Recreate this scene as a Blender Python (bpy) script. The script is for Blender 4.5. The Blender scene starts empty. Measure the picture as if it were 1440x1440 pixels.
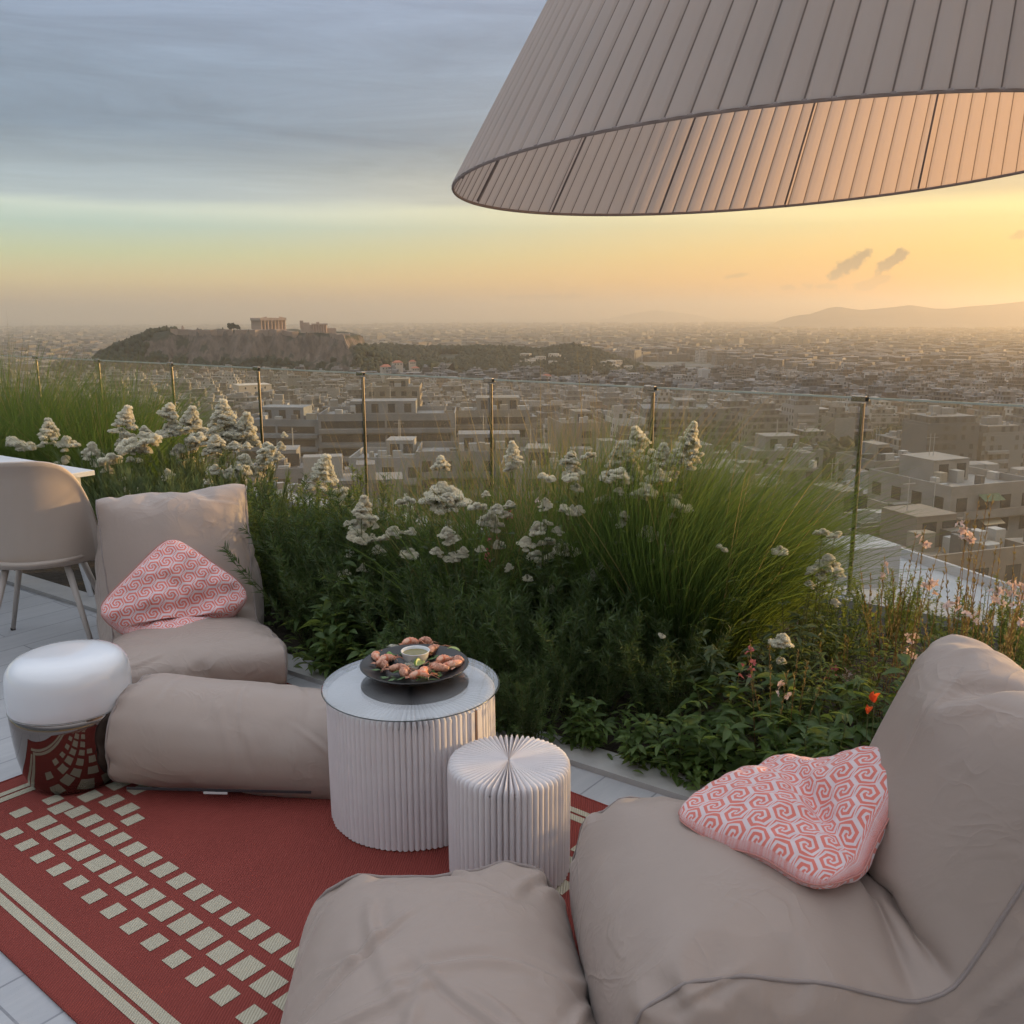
import bpy, bmesh, math, random, zlib, base64
import numpy as np
from mathutils import Vector, Matrix, Euler, noise
from mathutils.geometry import delaunay_2d_cdt
sc = bpy.context.scene
COL = sc.collection
R_ = math.radians
# ------------------------------------------------------------------ camera
F_PX, PITCH, ROLL, CAMZ = 1309.5, R_(12.07), math.atan2(25, 6125), 1.6
XR = Vector((1, 0, 0)); DN = Vector((0, -math.sin(PITCH), -math.cos(PITCH))); FW = Vector((0, math.cos(PITCH), -math.sin(PITCH)))
c_, s_ = math.cos(ROLL), math.sin(ROLL)
IX = XR * c_ + DN * s_
IY = -XR * s_ + DN * c_
cam = bpy.data.cameras.new('camera'); cam_o = bpy.data.objects.new('camera', cam); COL.objects.link(cam_o)
cam_o.matrix_world = Matrix((( IX.x, -IY.x, -FW.x, 0), (IX.y, -IY.y, -FW.y, 0), (IX.z, -IY.z, -FW.z, CAMZ), (0, 0, 0, 1)))
cam.sensor_width = 36; cam.lens = 36 * F_PX / 1440; cam.clip_start = .05; cam.clip_end = 80000
sc.camera = cam_o

def ray(px, py):
    return FW + IX * ((px - 720) / F_PX) + IY * ((py - 720) / F_PX)
def on_z(px, py, z=0.):                       # where the line of sight meets the level z
    d = ray(px, py); t = (z - CAMZ) / d.z
    return Vector((d.x * t, d.y * t, z))
def at_y(px, py, y):                          # where it meets the distance y
    d = ray(px, py); t = y / d.y
    return Vector((d.x * t, y, CAMZ + d.z * t))

# ------------------------------------------------------------------ objects
def tag(o, label=None, cat=None, group=None, kind=None):
    if label: o['label'] = label
    if cat: o['category'] = cat
    if group: o['group'] = group
    if kind: o['kind'] = kind
    return o
def empty(name, loc=(0, 0, 0), rz=0., label=None, cat=None, group=None):
    o = bpy.data.objects.new(name, None); COL.objects.link(o); o.location = loc; o.rotation_euler = (0, 0, rz)
    o.empty_display_size = .1
    return tag(o, label, cat, group)
def mesh_ob(name, vs, fs, mat=None, parent=None, smooth=False, loc=None):
    me = bpy.data.meshes.new(name)
    me.from_pydata([tuple(v) for v in vs], [], fs)
    if mat is not None:
        for m in (mat if isinstance(mat, (list, tuple)) else [mat]): me.materials.append(m)
    if smooth: me.shade_smooth()
    o = bpy.data.objects.new(name, me); COL.objects.link(o)
    if parent: o.parent = parent
    if loc: o.location = loc
    return o
def np_mesh(name, V, Fq, mat=None, parent=None, smooth=False, nv=4, attr=None, uv=None, mi=None):
    """V (n,3) array, Fq (m,nv) int array"""
    me = bpy.data.meshes.new(name)
    V = np.asarray(V, dtype=np.float32); Fq = np.asarray(Fq, dtype=np.int32)
    me.vertices.add(len(V)); me.vertices.foreach_set('co', V.ravel())
    me.loops.add(Fq.size); me.loops.foreach_set('vertex_index', Fq.ravel())
    me.polygons.add(len(Fq)); me.polygons.foreach_set('loop_start', np.arange(0, Fq.size, nv, dtype=np.int32))
    if mat is not None:
        for m in (mat if isinstance(mat, (list, tuple)) else [mat]): me.materials.append(m)
    if mi is not None: me.polygons.foreach_set('material_index', np.asarray(mi, dtype=np.int32))
    if smooth: me.polygons.foreach_set('use_smooth', np.ones(len(Fq), dtype=bool))
    if attr is not None:                      # per-face colour
        a = me.color_attributes.new('tone', 'FLOAT_COLOR', 'CORNER')
        c = np.ones((len(Fq), 4), dtype=np.float32); c[:, :3] = attr
        a.data.foreach_set('color', np.repeat(c, nv, axis=0).ravel())
    if uv is not None:
        l = me.uv_layers.new(name='UVMap'); l.data.foreach_set('uv', np.asarray(uv, dtype=np.float32).ravel())
    me.update(calc_edges=True); me.validate()
    o = bpy.data.objects.new(name, me); COL.objects.link(o)
    if parent: o.parent = parent
    return o
def copy_tree(o, loc=None, rz=None, scale=None, label=None):
    c = o.copy(); COL.objects.link(c)
    if loc is not None: c.location = loc
    if rz is not None: c.rotation_euler = (c.rotation_euler[0], c.rotation_euler[1], rz)
    if scale is not None: c.scale = scale if not isinstance(scale, (int, float)) else (scale,) * 3
    if label: c['label'] = label
    for ch in list(o.children):
        k = ch.copy(); COL.objects.link(k); k.parent = c
        for g in list(ch.children):
            q = g.copy(); COL.objects.link(q); q.parent = k
    return c
def link_copy(src, name, parent, loc=(0, 0, 0), rot=(0, 0, 0), scale=(1, 1, 1)):
    o = bpy.data.objects.new(name, src); COL.objects.link(o); o.parent = parent
    o.location = loc; o.rotation_euler = rot; o.scale = scale if not isinstance(scale, (int, float)) else (scale,) * 3
    return o

class MB:
    """collects shapes for one mesh"""
    def __init__(s): s.v = []; s.f = []; s.m = []
    def add(s, vs, fs, mi=0):
        b = len(s.v); s.v += [tuple(v) for v in vs]; s.f += [[i + b for i in f] for f in fs]; s.m += [mi] * len(fs); return s
    def box(s, x0, x1, y0, y1, z0, z1, mi=0, M=None):
        vs = [Vector(p) for p in ((x0, y0, z0), (x1, y0, z0), (x1, y1, z0), (x0, y1, z0), (x0, y0, z1), (x1, y0, z1), (x1, y1, z1), (x0, y1, z1))]
        if M is not None: vs = [M @ p for p in vs]
        return s.add(vs, [(3, 2, 1, 0), (4, 5, 6, 7), (0, 1, 5, 4), (1, 2, 6, 5), (2, 3, 7, 6), (3, 0, 4, 7)], mi)
    def tube(s, pts, r, n=8, mi=0, cap=True, closed=False, flat=1.):
        pts = [Vector(p) for p in pts]; N = len(pts); vs = []
        up = None
        for i, p in enumerate(pts):
            a = pts[(i - 1) % N] if closed or i > 0 else p; b = pts[(i + 1) % N] if closed or i < N - 1 else p
            t = (b - a).normalized()
            if up is None:
                up = Vector((0, 0, 1)) if abs(t.z) < .9 else Vector((1, 0, 0))
            x = up - t * up.dot(t)
            if x.length < 1e-6: x = t.orthogonal()
            x.normalize(); up = x; y = t.cross(x)
            rr = r[i] if isinstance(r, (list, tuple)) else r
            for k in range(n):
                an = 2 * math.pi * k / n; vs.append(p + x * (rr * math.cos(an)) + y * (rr * flat * math.sin(an)))
        fs = []
        for i in range(N if closed else N - 1):
            for k in range(n):
                a = i * n + k; b = i * n + (k + 1) % n; j = ((i + 1) % N) * n
                fs.append((a, b, j + (k + 1) % n, j + k))
        if cap and not closed: fs += [tuple(range(n))[::-1], tuple(range((N - 1) * n, N * n))]
        return s.add(vs, fs, mi)
    def lathe(s, prof, n=48, mi=0, c=(0, 0, 0), cap=True):
        vs = []; fs = []
        for r, z in prof:
            for k in range(n):
                a = 2 * math.pi * k / n; vs.append((c[0] + r * math.cos(a), c[1] + r * math.sin(a), c[2] + z))
        for i in range(len(prof) - 1):
            for k in range(n):
                fs.append((i * n + k, i * n + (k + 1) % n, (i + 1) * n + (k + 1) % n, (i + 1) * n + k))
        if cap:
            if prof[0][0] > 1e-5: fs.append(tuple(range(n))[::-1])
            if prof[-1][0] > 1e-5: fs.append(tuple(range((len(prof) - 1) * n, len(prof) * n)))
        return s.add(vs, fs, mi)
    def blob(s, c, r, sub=2, amp=.2, fr=2., seed=0, mi=0, M=None, sq=(1, 1, 1)):
        bm = bmesh.new(); bmesh.ops.create_icosphere(bm, subdivisions=sub, radius=1.)
        vs = []
        for v in bm.verts:
            p = v.co.copy(); k = 1 + amp * noise.noise(p * fr + Vector((seed * 7.3, seed * 1.7, seed)))
            p = Vector((p.x * sq[0], p.y * sq[1], p.z * sq[2])) * r * k
            if M is not None: p = M @ p
            vs.append(p + Vector(c))
        fs = [[v.index for v in f.verts] for f in bm.faces]; bm.free()
        return s.add(vs, fs, mi)
    def build(s, name, mat, parent=None, smooth=False, fix=True, bevel=0., auto=None, label=None):
        o = mesh_ob(name, s.v, s.f, mat, parent)
        me = o.data
        me.polygons.foreach_set('material_index', s.m)
        if fix:
            bm = bmesh.new(); bm.from_mesh(me); bmesh.ops.recalc_face_normals(bm, faces=bm.faces); bm.to_mesh(me); bm.free()
        if smooth: me.shade_smooth()
        if auto: me.shade_smooth(); me.set_sharp_from_angle(angle=R_(auto))
        if bevel:
            b = o.modifiers.new('bevel', 'BEVEL'); b.width = bevel; b.segments = 2; b.limit_method = 'ANGLE'
        if label: o['label'] = label
        return o

# ------------------------------------------------------------------ materials
class N:
    """tiny expression helper over math nodes"""
    def __init__(s, nt, sock): s.nt = nt; s.s = sock
    def _m(s, op, *o):
        n = s.nt.nodes.new('ShaderNodeMath'); n.operation = op
        for i, a in enumerate((s,) + o):
            if isinstance(a, N): s.nt.links.new(a.s, n.inputs[i])
            else: n.inputs[i].default_value = a
        return N(s.nt, n.outputs[0])
    def __add__(s, o): return s._m('ADD', o)
    def __sub__(s, o): return s._m('SUBTRACT', o)
    def __mul__(s, o): return s._m('MULTIPLY', o)
    def __truediv__(s, o): return s._m('DIVIDE', o)
    def floor(s): return s._m('FLOOR')
    def fract(s): return s._m('FRACT')
    def abs(s): return s._m('ABSOLUTE')
    def lt(s, o): return s._m('LESS_THAN', o)
    def gt(s, o): return s._m('GREATER_THAN', o)
    def min(s, o): return s._m('MINIMUM', o)
    def max(s, o): return s._m('MAXIMUM', o)
    def atan2(s, o): return s._m('ARCTAN2', o)
    def wrap(s, o): return s._m('FLOORED_MODULO', o)
    def sqrt(s): return s._m('SQRT')
def smooth_step(x, a, b):
    n = x.nt.nodes.new('ShaderNodeMapRange'); n.interpolation_type = 'SMOOTHSTEP'
    x.nt.links.new(x.s, n.inputs[0]); n.inputs[1].default_value = a; n.inputs[2].default_value = b
    return N(x.nt, n.outputs[0])
def node(nt, kind, **kw):
    n = nt.nodes.new(kind)
    for k, v in kw.items():
        if k.startswith('i_'): n.inputs[k[2:].replace('_', ' ')].default_value = v
        else: setattr(n, k, v)
    return n
def mixc(nt, fac, a, b, mode='MIX'):
    n = nt.nodes.new('ShaderNodeMix'); n.data_type = 'RGBA'; n.blend_type = mode
    for sock, v in ((n.inputs[0], fac), (n.inputs[6], a), (n.inputs[7], b)):
        if isinstance(v, N): nt.links.new(v.s, sock)
        elif hasattr(v, 'links'): nt.links.new(v, sock)
        else: sock.default_value = (*v, 1) if isinstance(v, tuple) and len(v) == 3 else v
    return n.outputs[2]
def new_mat(name):
    m = bpy.data.materials.new(name); m.use_nodes = True; nt = m.node_tree
    return m, nt, nt.nodes['Principled BSDF'], nt.nodes['Material Output']
def noise_tex(nt, scale, detail=4, rough=.5, vec=None, coord='Object', stretch=None, dist=0.):
    n = node(nt, 'ShaderNodeTexNoise'); n.inputs['Scale'].default_value = scale; n.inputs['Detail'].default_value = detail
    n.inputs['Roughness'].default_value = rough; n.inputs['Distortion'].default_value = dist
    if vec is None:
        tc = nt.nodes.new('ShaderNodeTexCoord'); vec = tc.outputs[coord]
    if stretch:
        mp = nt.nodes.new('ShaderNodeMapping'); mp.inputs['Scale'].default_value = stretch; nt.links.new(vec, mp.inputs[0]); vec = mp.outputs[0]
    nt.links.new(vec, n.inputs['Vector'])
    return N(nt, n.outputs[0])
def add_bump(nt, b, h, strength=.3, dist=.01):
    n = nt.nodes.new('ShaderNodeBump'); n.inputs['Strength'].default_value = strength; n.inputs['Distance'].default_value = dist
    nt.links.new(h.s, n.inputs['Height']); nt.links.new(n.outputs[0], b.inputs['Normal'])
def simple(name, col, rough=.6, metal=0., var=.12, scale=6., bump=0., bscale=60., spec=.5, sheen=0.):
    m, nt, b, o = new_mat(name)
    b.inputs['Roughness'].default_value = rough; b.inputs['Metallic'].default_value = metal
    b.inputs['Specular IOR Level'].default_value = spec
    if sheen: b.inputs['Sheen Weight'].default_value = sheen
    n = noise_tex(nt, scale)
    lo = tuple(c * (1 - var) for c in col); hi = tuple(min(1, c * (1 + var)) for c in col)
    nt.links.new(mixc(nt, n, lo, hi), b.inputs['Base Color'])
    if bump: add_bump(nt, b, noise_tex(nt, bscale, 3), bump, .004)
    return m
def resample(poly,step):
    out=[];corner=[]
    n=len(poly)
    for i in range(n):
        a=Vector(poly[i]);b=Vector(poly[(i+1)%n]);L=(b-a).length;k=max(1,round(L/step))
        for j in range(k): out.append(a.lerp(b,j/k))
    return out
def extruded(poly,width,step,ysag=None):
    """closed bag: profile in XZ, extruded along Y. returns mesh, seam edge loops (two)"""
    P=resample(poly,step);n=len(P);m=max(2,round(width/step))
    vs=[];fs=[]
    for j in range(m+1):
        y=-width/2+width*j/m
        for p in P: vs.append((p.x,y,p.y))
    for j in range(m):
        for i in range(n):
            a=j*n+i;b=j*n+(i+1)%n;fs.append((a,b,b+n,a+n))
    # caps
    x0=min(p.x for p in P);x1=max(p.x for p in P);z0=min(p.y for p in P);z1=max(p.y for p in P)
    pts=list(P);edges=[(i,(i+1)%n) for i in range(n)]
    def inside(x,z):
        c=False
        for i in range(n):
            a=P[i];b=P[(i+1)%n]
            if (a.y>z)!=(b.y>z) and x<(b.x-a.x)*(z-a.y)/(b.y-a.y)+a.x:c=not c
        return c
    def dist(x,z): return min((Vector((x,z))-p).length for p in P)
    r=0;z=z0+step*.6
    while z<z1:
        x=x0+(step*.5 if r%2 else 0)+.3*step
        while x<x1:
            if inside(x,z) and dist(x,z)>step*.6: pts.append(Vector((x,z)))
            x+=step
        z+=step*.866;r+=1
    co,ed,fa,_,_,_=delaunay_2d_cdt([Vector(p) for p in pts],edges,[],1,1e-6)
    assert len(co)==len(pts)
    for side in (0,1):
        base=len(vs);y=(-width/2,width/2)[side];idx=[]
        for k,p in enumerate(co):
            if k<n: idx.append(side*m*n+k)
            else: vs.append((p.x,y,p.y));idx.append(len(vs)-1)
        for f in fa:
            f=[idx[q] for q in f]
            fs.append(f if side else f[::-1])
    seams=[[side*m*n+i for i in range(n)] for side in (0,1)]
    return vs,fs,seams
# ------------------------------------------------------------------ light, sky, air
SUN_EL, SUN_AZ = R_(6.8), R_(71)              # azimuth to the right of the view direction (+Y)
sun = bpy.data.lights.new('sun', 'SUN'); sun.energy = 5.; sun.angle = R_(.6); sun.color = (1., .61, .25)
sun_o = bpy.data.objects.new('sun', sun); COL.objects.link(sun_o)
sd = Vector((math.sin(SUN_AZ) * math.cos(SUN_EL), math.cos(SUN_AZ) * math.cos(SUN_EL), math.sin(SUN_EL)))
sun_o.rotation_euler = sd.to_track_quat('Z', 'Y').to_euler(); sun_o.location = sd * 30
w = bpy.data.worlds.new('World'); sc.world = w; w.use_nodes = True; nt = w.node_tree; nt.nodes.clear()
def lin(c):
    return tuple(((x / 255 + .055) / 1.055) ** 2.4 if x > 10 else x / 255 / 12.92 for x in c)
def ramp(nt, fac, stops):
    r = nt.nodes.new('ShaderNodeValToRGB'); nt.links.new(fac.s, r.inputs[0]); e = r.color_ramp.elements
    while len(e) > 1: e.remove(e[-1])
    e[0].position = stops[0][0]; e[0].color = (*lin(stops[0][1]), 1)
    for p, c in stops[1:]:
        k = e.new(p); k.color = (*lin(c), 1)
    return r.outputs[0]
tc = nt.nodes.new('ShaderNodeTexCoord'); sep = nt.nodes.new('ShaderNodeSeparateXYZ'); nt.links.new(tc.outputs['Generated'], sep.inputs[0])
dx, dy, dz = (N(nt, sep.outputs[i]) for i in range(3))
el = (dz.max(-1.)._m('ARCSINE')) * (180 / math.pi)
az = dx.atan2(dy) * (180 / math.pi)
st = noise_tex(nt, 2.2, 5, .55, vec=tc.outputs['Generated'], stretch=(1.2, 1.2, 16), dist=.4)
elw = el + (st - .5) * 2.2 * smooth_step(el, 2.5, 8.)
f = (elw / 40).max(0.).min(1.)
def E(y): return (math.degrees(math.atan((720 - y) / F_PX)) - math.degrees(PITCH)) / 40
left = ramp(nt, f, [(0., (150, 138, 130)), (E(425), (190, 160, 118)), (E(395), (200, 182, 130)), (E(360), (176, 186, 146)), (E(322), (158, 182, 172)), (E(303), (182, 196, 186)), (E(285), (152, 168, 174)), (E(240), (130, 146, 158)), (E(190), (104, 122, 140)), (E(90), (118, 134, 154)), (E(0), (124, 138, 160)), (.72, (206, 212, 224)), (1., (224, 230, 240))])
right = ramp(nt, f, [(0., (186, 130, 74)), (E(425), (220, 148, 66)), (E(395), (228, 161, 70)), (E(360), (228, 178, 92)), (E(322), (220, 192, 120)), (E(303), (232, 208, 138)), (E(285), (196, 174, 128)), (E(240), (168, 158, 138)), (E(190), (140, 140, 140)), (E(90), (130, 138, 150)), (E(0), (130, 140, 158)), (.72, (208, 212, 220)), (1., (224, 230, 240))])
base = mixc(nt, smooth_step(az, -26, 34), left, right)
# brightness of the cloud deck, in long soft streaks
n2 = noise_tex(nt, 3.4, 9, .66, vec=tc.outputs['Generated'], stretch=(1., 1., 9), dist=.6)
deck = smooth_step(el, 5., 8.)
k = (n2 - .5) * deck * .95 + 1.
km = nt.nodes.new('ShaderNodeVectorMath'); km.operation = 'SCALE'; nt.links.new(base, km.inputs[0]); nt.links.new(k.s, km.inputs['Scale'])
skycol = km.outputs[0]
# the dusk side behind the photographer is dimmer near the ground
bk = smooth_step(az.abs(), 70, 125) * (smooth_step(el, 18, 50) * -1. + 1.) * -.62 + 1.
kb = nt.nodes.new('ShaderNodeVectorMath'); kb.operation = 'SCALE'; nt.links.new(skycol, kb.inputs[0]); nt.links.new(bk.s, kb.inputs['Scale']); skycol = kb.outputs[0]
# small grey cumulus low over the right-hand hills
n3 = noise_tex(nt, 52., 8, .66, vec=tc.outputs['Generated'])
def puff(px, py, sx, sy, tilt=0.):
    d = ray(px, py).normalized(); a0 = math.degrees(math.atan2(d.x, d.y)); e0 = math.degrees(math.asin(d.z))
    u = (az - a0); v = (el - e0) - u * tilt
    return ((u / sx) * (u / sx) + (v / sy) * (v / sy)).sqrt()
dens = None
for p in ((1193, 374, 1.1, .62, .5), (1252, 368, .85, .40, .5), (1160, 403, 1.3, .3, 0.), (1222, 398, 1.0, .32, .25), (760, 418, 2.6, .22, 0.), (1108, 404, .55, .22, 0), (1035, 388, .8, .2, .1), (1432, 330, .5, .25, .2)):
    q = (puff(*p) * -1. + 1.45 + (n3 - .5) * 3.4)
    q = smooth_step(q, .35, .95) * (.92 if p[0] in (1193, 1252) else .42)
    dens = q if dens is None else dens.max(q)
skycol = mixc(nt, dens, skycol, lin((122, 104, 84)))
sky = node(nt, 'ShaderNodeTexSky', sky_type='NISHITA', sun_disc=False, sun_elevation=SUN_EL, sun_rotation=SUN_AZ, altitude=240.)
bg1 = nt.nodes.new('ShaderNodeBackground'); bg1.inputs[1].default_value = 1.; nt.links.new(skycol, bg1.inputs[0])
bg2 = nt.nodes.new('ShaderNodeBackground'); bg2.inputs[1].default_value = .012; nt.links.new(sky.outputs[0], bg2.inputs[0])
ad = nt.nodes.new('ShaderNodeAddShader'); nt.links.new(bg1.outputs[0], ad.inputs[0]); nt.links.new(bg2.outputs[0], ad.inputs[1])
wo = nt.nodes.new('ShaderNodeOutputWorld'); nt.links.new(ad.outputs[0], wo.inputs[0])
w.cycles.sampling_method = 'MANUAL'; w.cycles.sample_map_resolution = 1024
sc.view_settings.view_transform = 'Standard'; sc.view_settings.look = 'None'; sc.view_settings.exposure = .45; sc.view_settings.gamma = 1.
sc.view_settings.use_curve_mapping = False
cy = sc.cycles
cy.use_denoising = True; cy.denoiser = 'OPENIMAGEDENOISE'; cy.denoising_input_passes = 'RGB_ALBEDO_NORMAL'
cy.max_bounces = 8; cy.diffuse_bounces = 3; cy.glossy_bounces = 3; cy.transmission_bounces = 6; cy.transparent_max_bounces = 12; cy.volume_bounces = 1
cy.caustics_reflective = False; cy.caustics_refractive = False; cy.sample_clamp_indirect = 6.; cy.use_adaptive_sampling = True; cy.adaptive_threshold = .03
# even haze over city and terrace
hz = MB().box(-24000, 24000, -4000, 30000, -230, 235)
m = bpy.data.materials.new('haze'); m.use_nodes = True; nt = m.node_tree; nt.nodes.clear()
pv = nt.nodes.new('ShaderNodeVolumePrincipled'); pv.inputs['Color'].default_value = (.88, .81, .68, 1); pv.inputs['Density'].default_value = 1.5e-4; pv.inputs['Anisotropy'].default_value = .62
mo = nt.nodes.new('ShaderNodeOutputMaterial'); nt.links.new(pv.outputs[0], mo.inputs['Volume'])
tag(hz.build('haze', m), 'thin golden evening haze lying over the city', 'haze', kind='stuff')
# ------------------------------------------------------------------ soft bags (cloth shapes kept as offsets from their flat patterns)
LOUNGE_LOW = [(0,0),(.30,0),(.62,0),(.93,0),(.975,.06),(.975,.14),(.94,.205),(.86,.24),(.74,.235),(.62,.205),(.50,.17),(.42,.155),(.355,.21),(.30,.34),(.245,.49),(.19,.64),(.15,.76),(.115,.775),(.075,.76),(.03,.60),(-.02,.40),(-.05,.2)]
LOUNGE = [(0,0),(.30,0),(.62,0),(.93,0),(.985,.08),(.99,.20),(.955,.30),(.87,.355),(.76,.36),(.62,.325),(.50,.275),(.42,.25),(.355,.28),(.30,.38),(.245,.52),(.19,.66),(.15,.76),(.115,.775),(.075,.76),(.03,.60),(-.02,.40),(-.05,.2)]
def rbox(L, H, r):
    pts = []
    for cx, cz, a0 in ((L/2-r, r, -90), (L/2-r, H-r, 0), (-L/2+r, H-r, 90), (-L/2+r, r, 180)):
        for k in range(4):
            a = math.radians(a0+30*k); pts.append((cx+r*math.cos(a), cz+r*math.sin(a)))
    return pts
# profile, width, mesh step, jitter seed, pressure, bending, gravity, slack
BAGS = {'lounge_far': (LOUNGE_LOW, .70, .034, 1, 7, .5, .25, -.035), 'lounge_near': (LOUNGE, .64, .028, 5, 6, .4, .35, -.045),
        'pouf_flat': (rbox(.56, .33, .13), .62, .021, 3, 5., .05, .5, -.075), 'pouf_roll': (rbox(.42, .34, .15), .80, .028, 3, 6, .3, .5, -.03)}
def bag(key):
    """sew the flat panels together, fill the bag and let the cloth settle; the settled shape becomes the mesh"""
    poly, width, step, seed, pressure, bending, gravity, slack = BAGS[key]
    vs, fs, seams = extruded(poly, width, step)
    rnd = random.Random(seed)
    vs2 = [(x, y, z) if z < .004 else (x + rnd.uniform(-1, 1) * .0012, y + rnd.uniform(-1, 1) * .0012, z + rnd.uniform(-1, 1) * .0012 + .012 * noise.noise(Vector((x * 5, y * 5, z * 5 + seed)))) for x, y, z in vs]
    o = mesh_ob('bag_blank', vs2, fs)
    bm = bmesh.new(); bm.from_mesh(o.data); bmesh.ops.recalc_face_normals(bm, faces=bm.faces); bm.to_mesh(o.data); bm.free()
    vg = o.vertex_groups.new(name='pinned'); vg.add([i for i, v in enumerate(vs) if v[2] < .004], 1., 'REPLACE')
    md = o.modifiers.new('cloth', 'CLOTH'); s = md.settings
    s.quality = 8; s.mass = .25; k = 30 if key.startswith('pouf') else 25
    s.tension_stiffness = k; s.compression_stiffness = k; s.shear_stiffness = k * .4; s.bending_stiffness = bending
    s.tension_damping = s.compression_damping = s.shear_damping = 5; s.bending_damping = .5; s.air_damping = 2
    s.use_pressure = True; s.uniform_pressure_force = pressure; s.shrink_min = slack; s.effector_weights.gravity = gravity; s.vertex_group_mass = 'pinned'
    c = md.collision_settings; c.use_collision = False; c.use_self_collision = False
    md.point_cache.frame_start = 1; md.point_cache.frame_end = 30
    sc.frame_start = 1; sc.frame_end = 30
    for f in range(1, 31): sc.frame_set(f)
    ev = o.evaluated_get(bpy.context.evaluated_depsgraph_get()); out = [tuple(v.co) for v in ev.data.vertices]
    bpy.data.objects.remove(o); sc.frame_set(1)
    if key.startswith('lounge'):              # stiffened top edge of the backrest: the filling holds the sag back
        hw = width / 2; nb = 24; tops = [0.] * (nb + 1)
        for x, y, z in out:
            k = int((min(max(y, -hw), hw) + hw) / width * nb + .5); tops[k] = max(tops[k], z)
        tops[0] = max(tops[0], tops[1]); tops[-1] = max(tops[-1], tops[-2]); tm = max(tops)
        tops = [(tops[max(0, k - 1)] + tops[k] * 2 + tops[min(nb, k + 1)]) / 4 for k in range(nb + 1)]
        res = []
        for x, y, z in out:
            q = (min(max(y, -hw), hw) + hw) / width * nb; k = min(nb - 1, int(q)); tz = tops[k] + (tops[k + 1] - tops[k]) * (q - k)
            wz = max(0., min(1., (z - .42) / .34)); u = abs(y) / hw
            res.append((x, y, z + wz * ((tm - tz) * .72 - .030 * min(1.2, u) ** 7 + (.012 if key == 'lounge_far' else .0) * (y / hw))))
        if key == 'lounge_far':               # the front of the seat lies flat, like a bolster
            res = [(x, y, z if z < .17 or x < .38 else z - (z - .17) * .46 * min(1., (x - .38) / .10)) for x, y, z in res]
        out = res
    print(key, len(out), [round(min(p[i] for p in out), 2) for i in range(3)], [round(max(p[i] for p in out), 2) for i in range(3)])
    return out, fs, seams
def fabric(name, col, wear=.06):
    m, nt, b, o = new_mat(name)
    b.inputs['Roughness'].default_value = .46; b.inputs['Sheen Weight'].default_value = .15; b.inputs['Specular IOR Level'].default_value = .5
    n = noise_tex(nt, 3.5, 5, .6)
    nt.links.new(mixc(nt, n, tuple(c * (1 - wear) for c in col), tuple(c * (1 + wear) for c in col)), b.inputs['Base Color'])
    wv = noise_tex(nt, 900, 1); msk = smooth_step(noise_tex(nt, 3.1, 2, .5), .42, .66)
    f1 = (((noise_tex(nt, 4.2, 2, .45, dist=1.6) - .5).abs() * -9. + 1.).max(0.)); f2 = (((noise_tex(nt, 9., 2, .5, dist=1.2) - .5).abs() * -8. + 1.).max(0.))
    cr = noise_tex(nt, 6, 4, .55, dist=1.2)
    add_bump(nt, b, wv * .02 + cr * .55 + (f1 * f1 * .55 + f2 * f2 * .22) * msk, .32, .014)
    return m
M_TAUPE = fabric('taupe_fabric', (.335, .264, .226)); M_PIPE = fabric('taupe_piping', (.25, .205, .19)); M_ZIP = simple('zip_tape', (.03, .03, .035), .5)
M_LABEL = simple('tag_white', (.6, .6, .6), .5)
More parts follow.
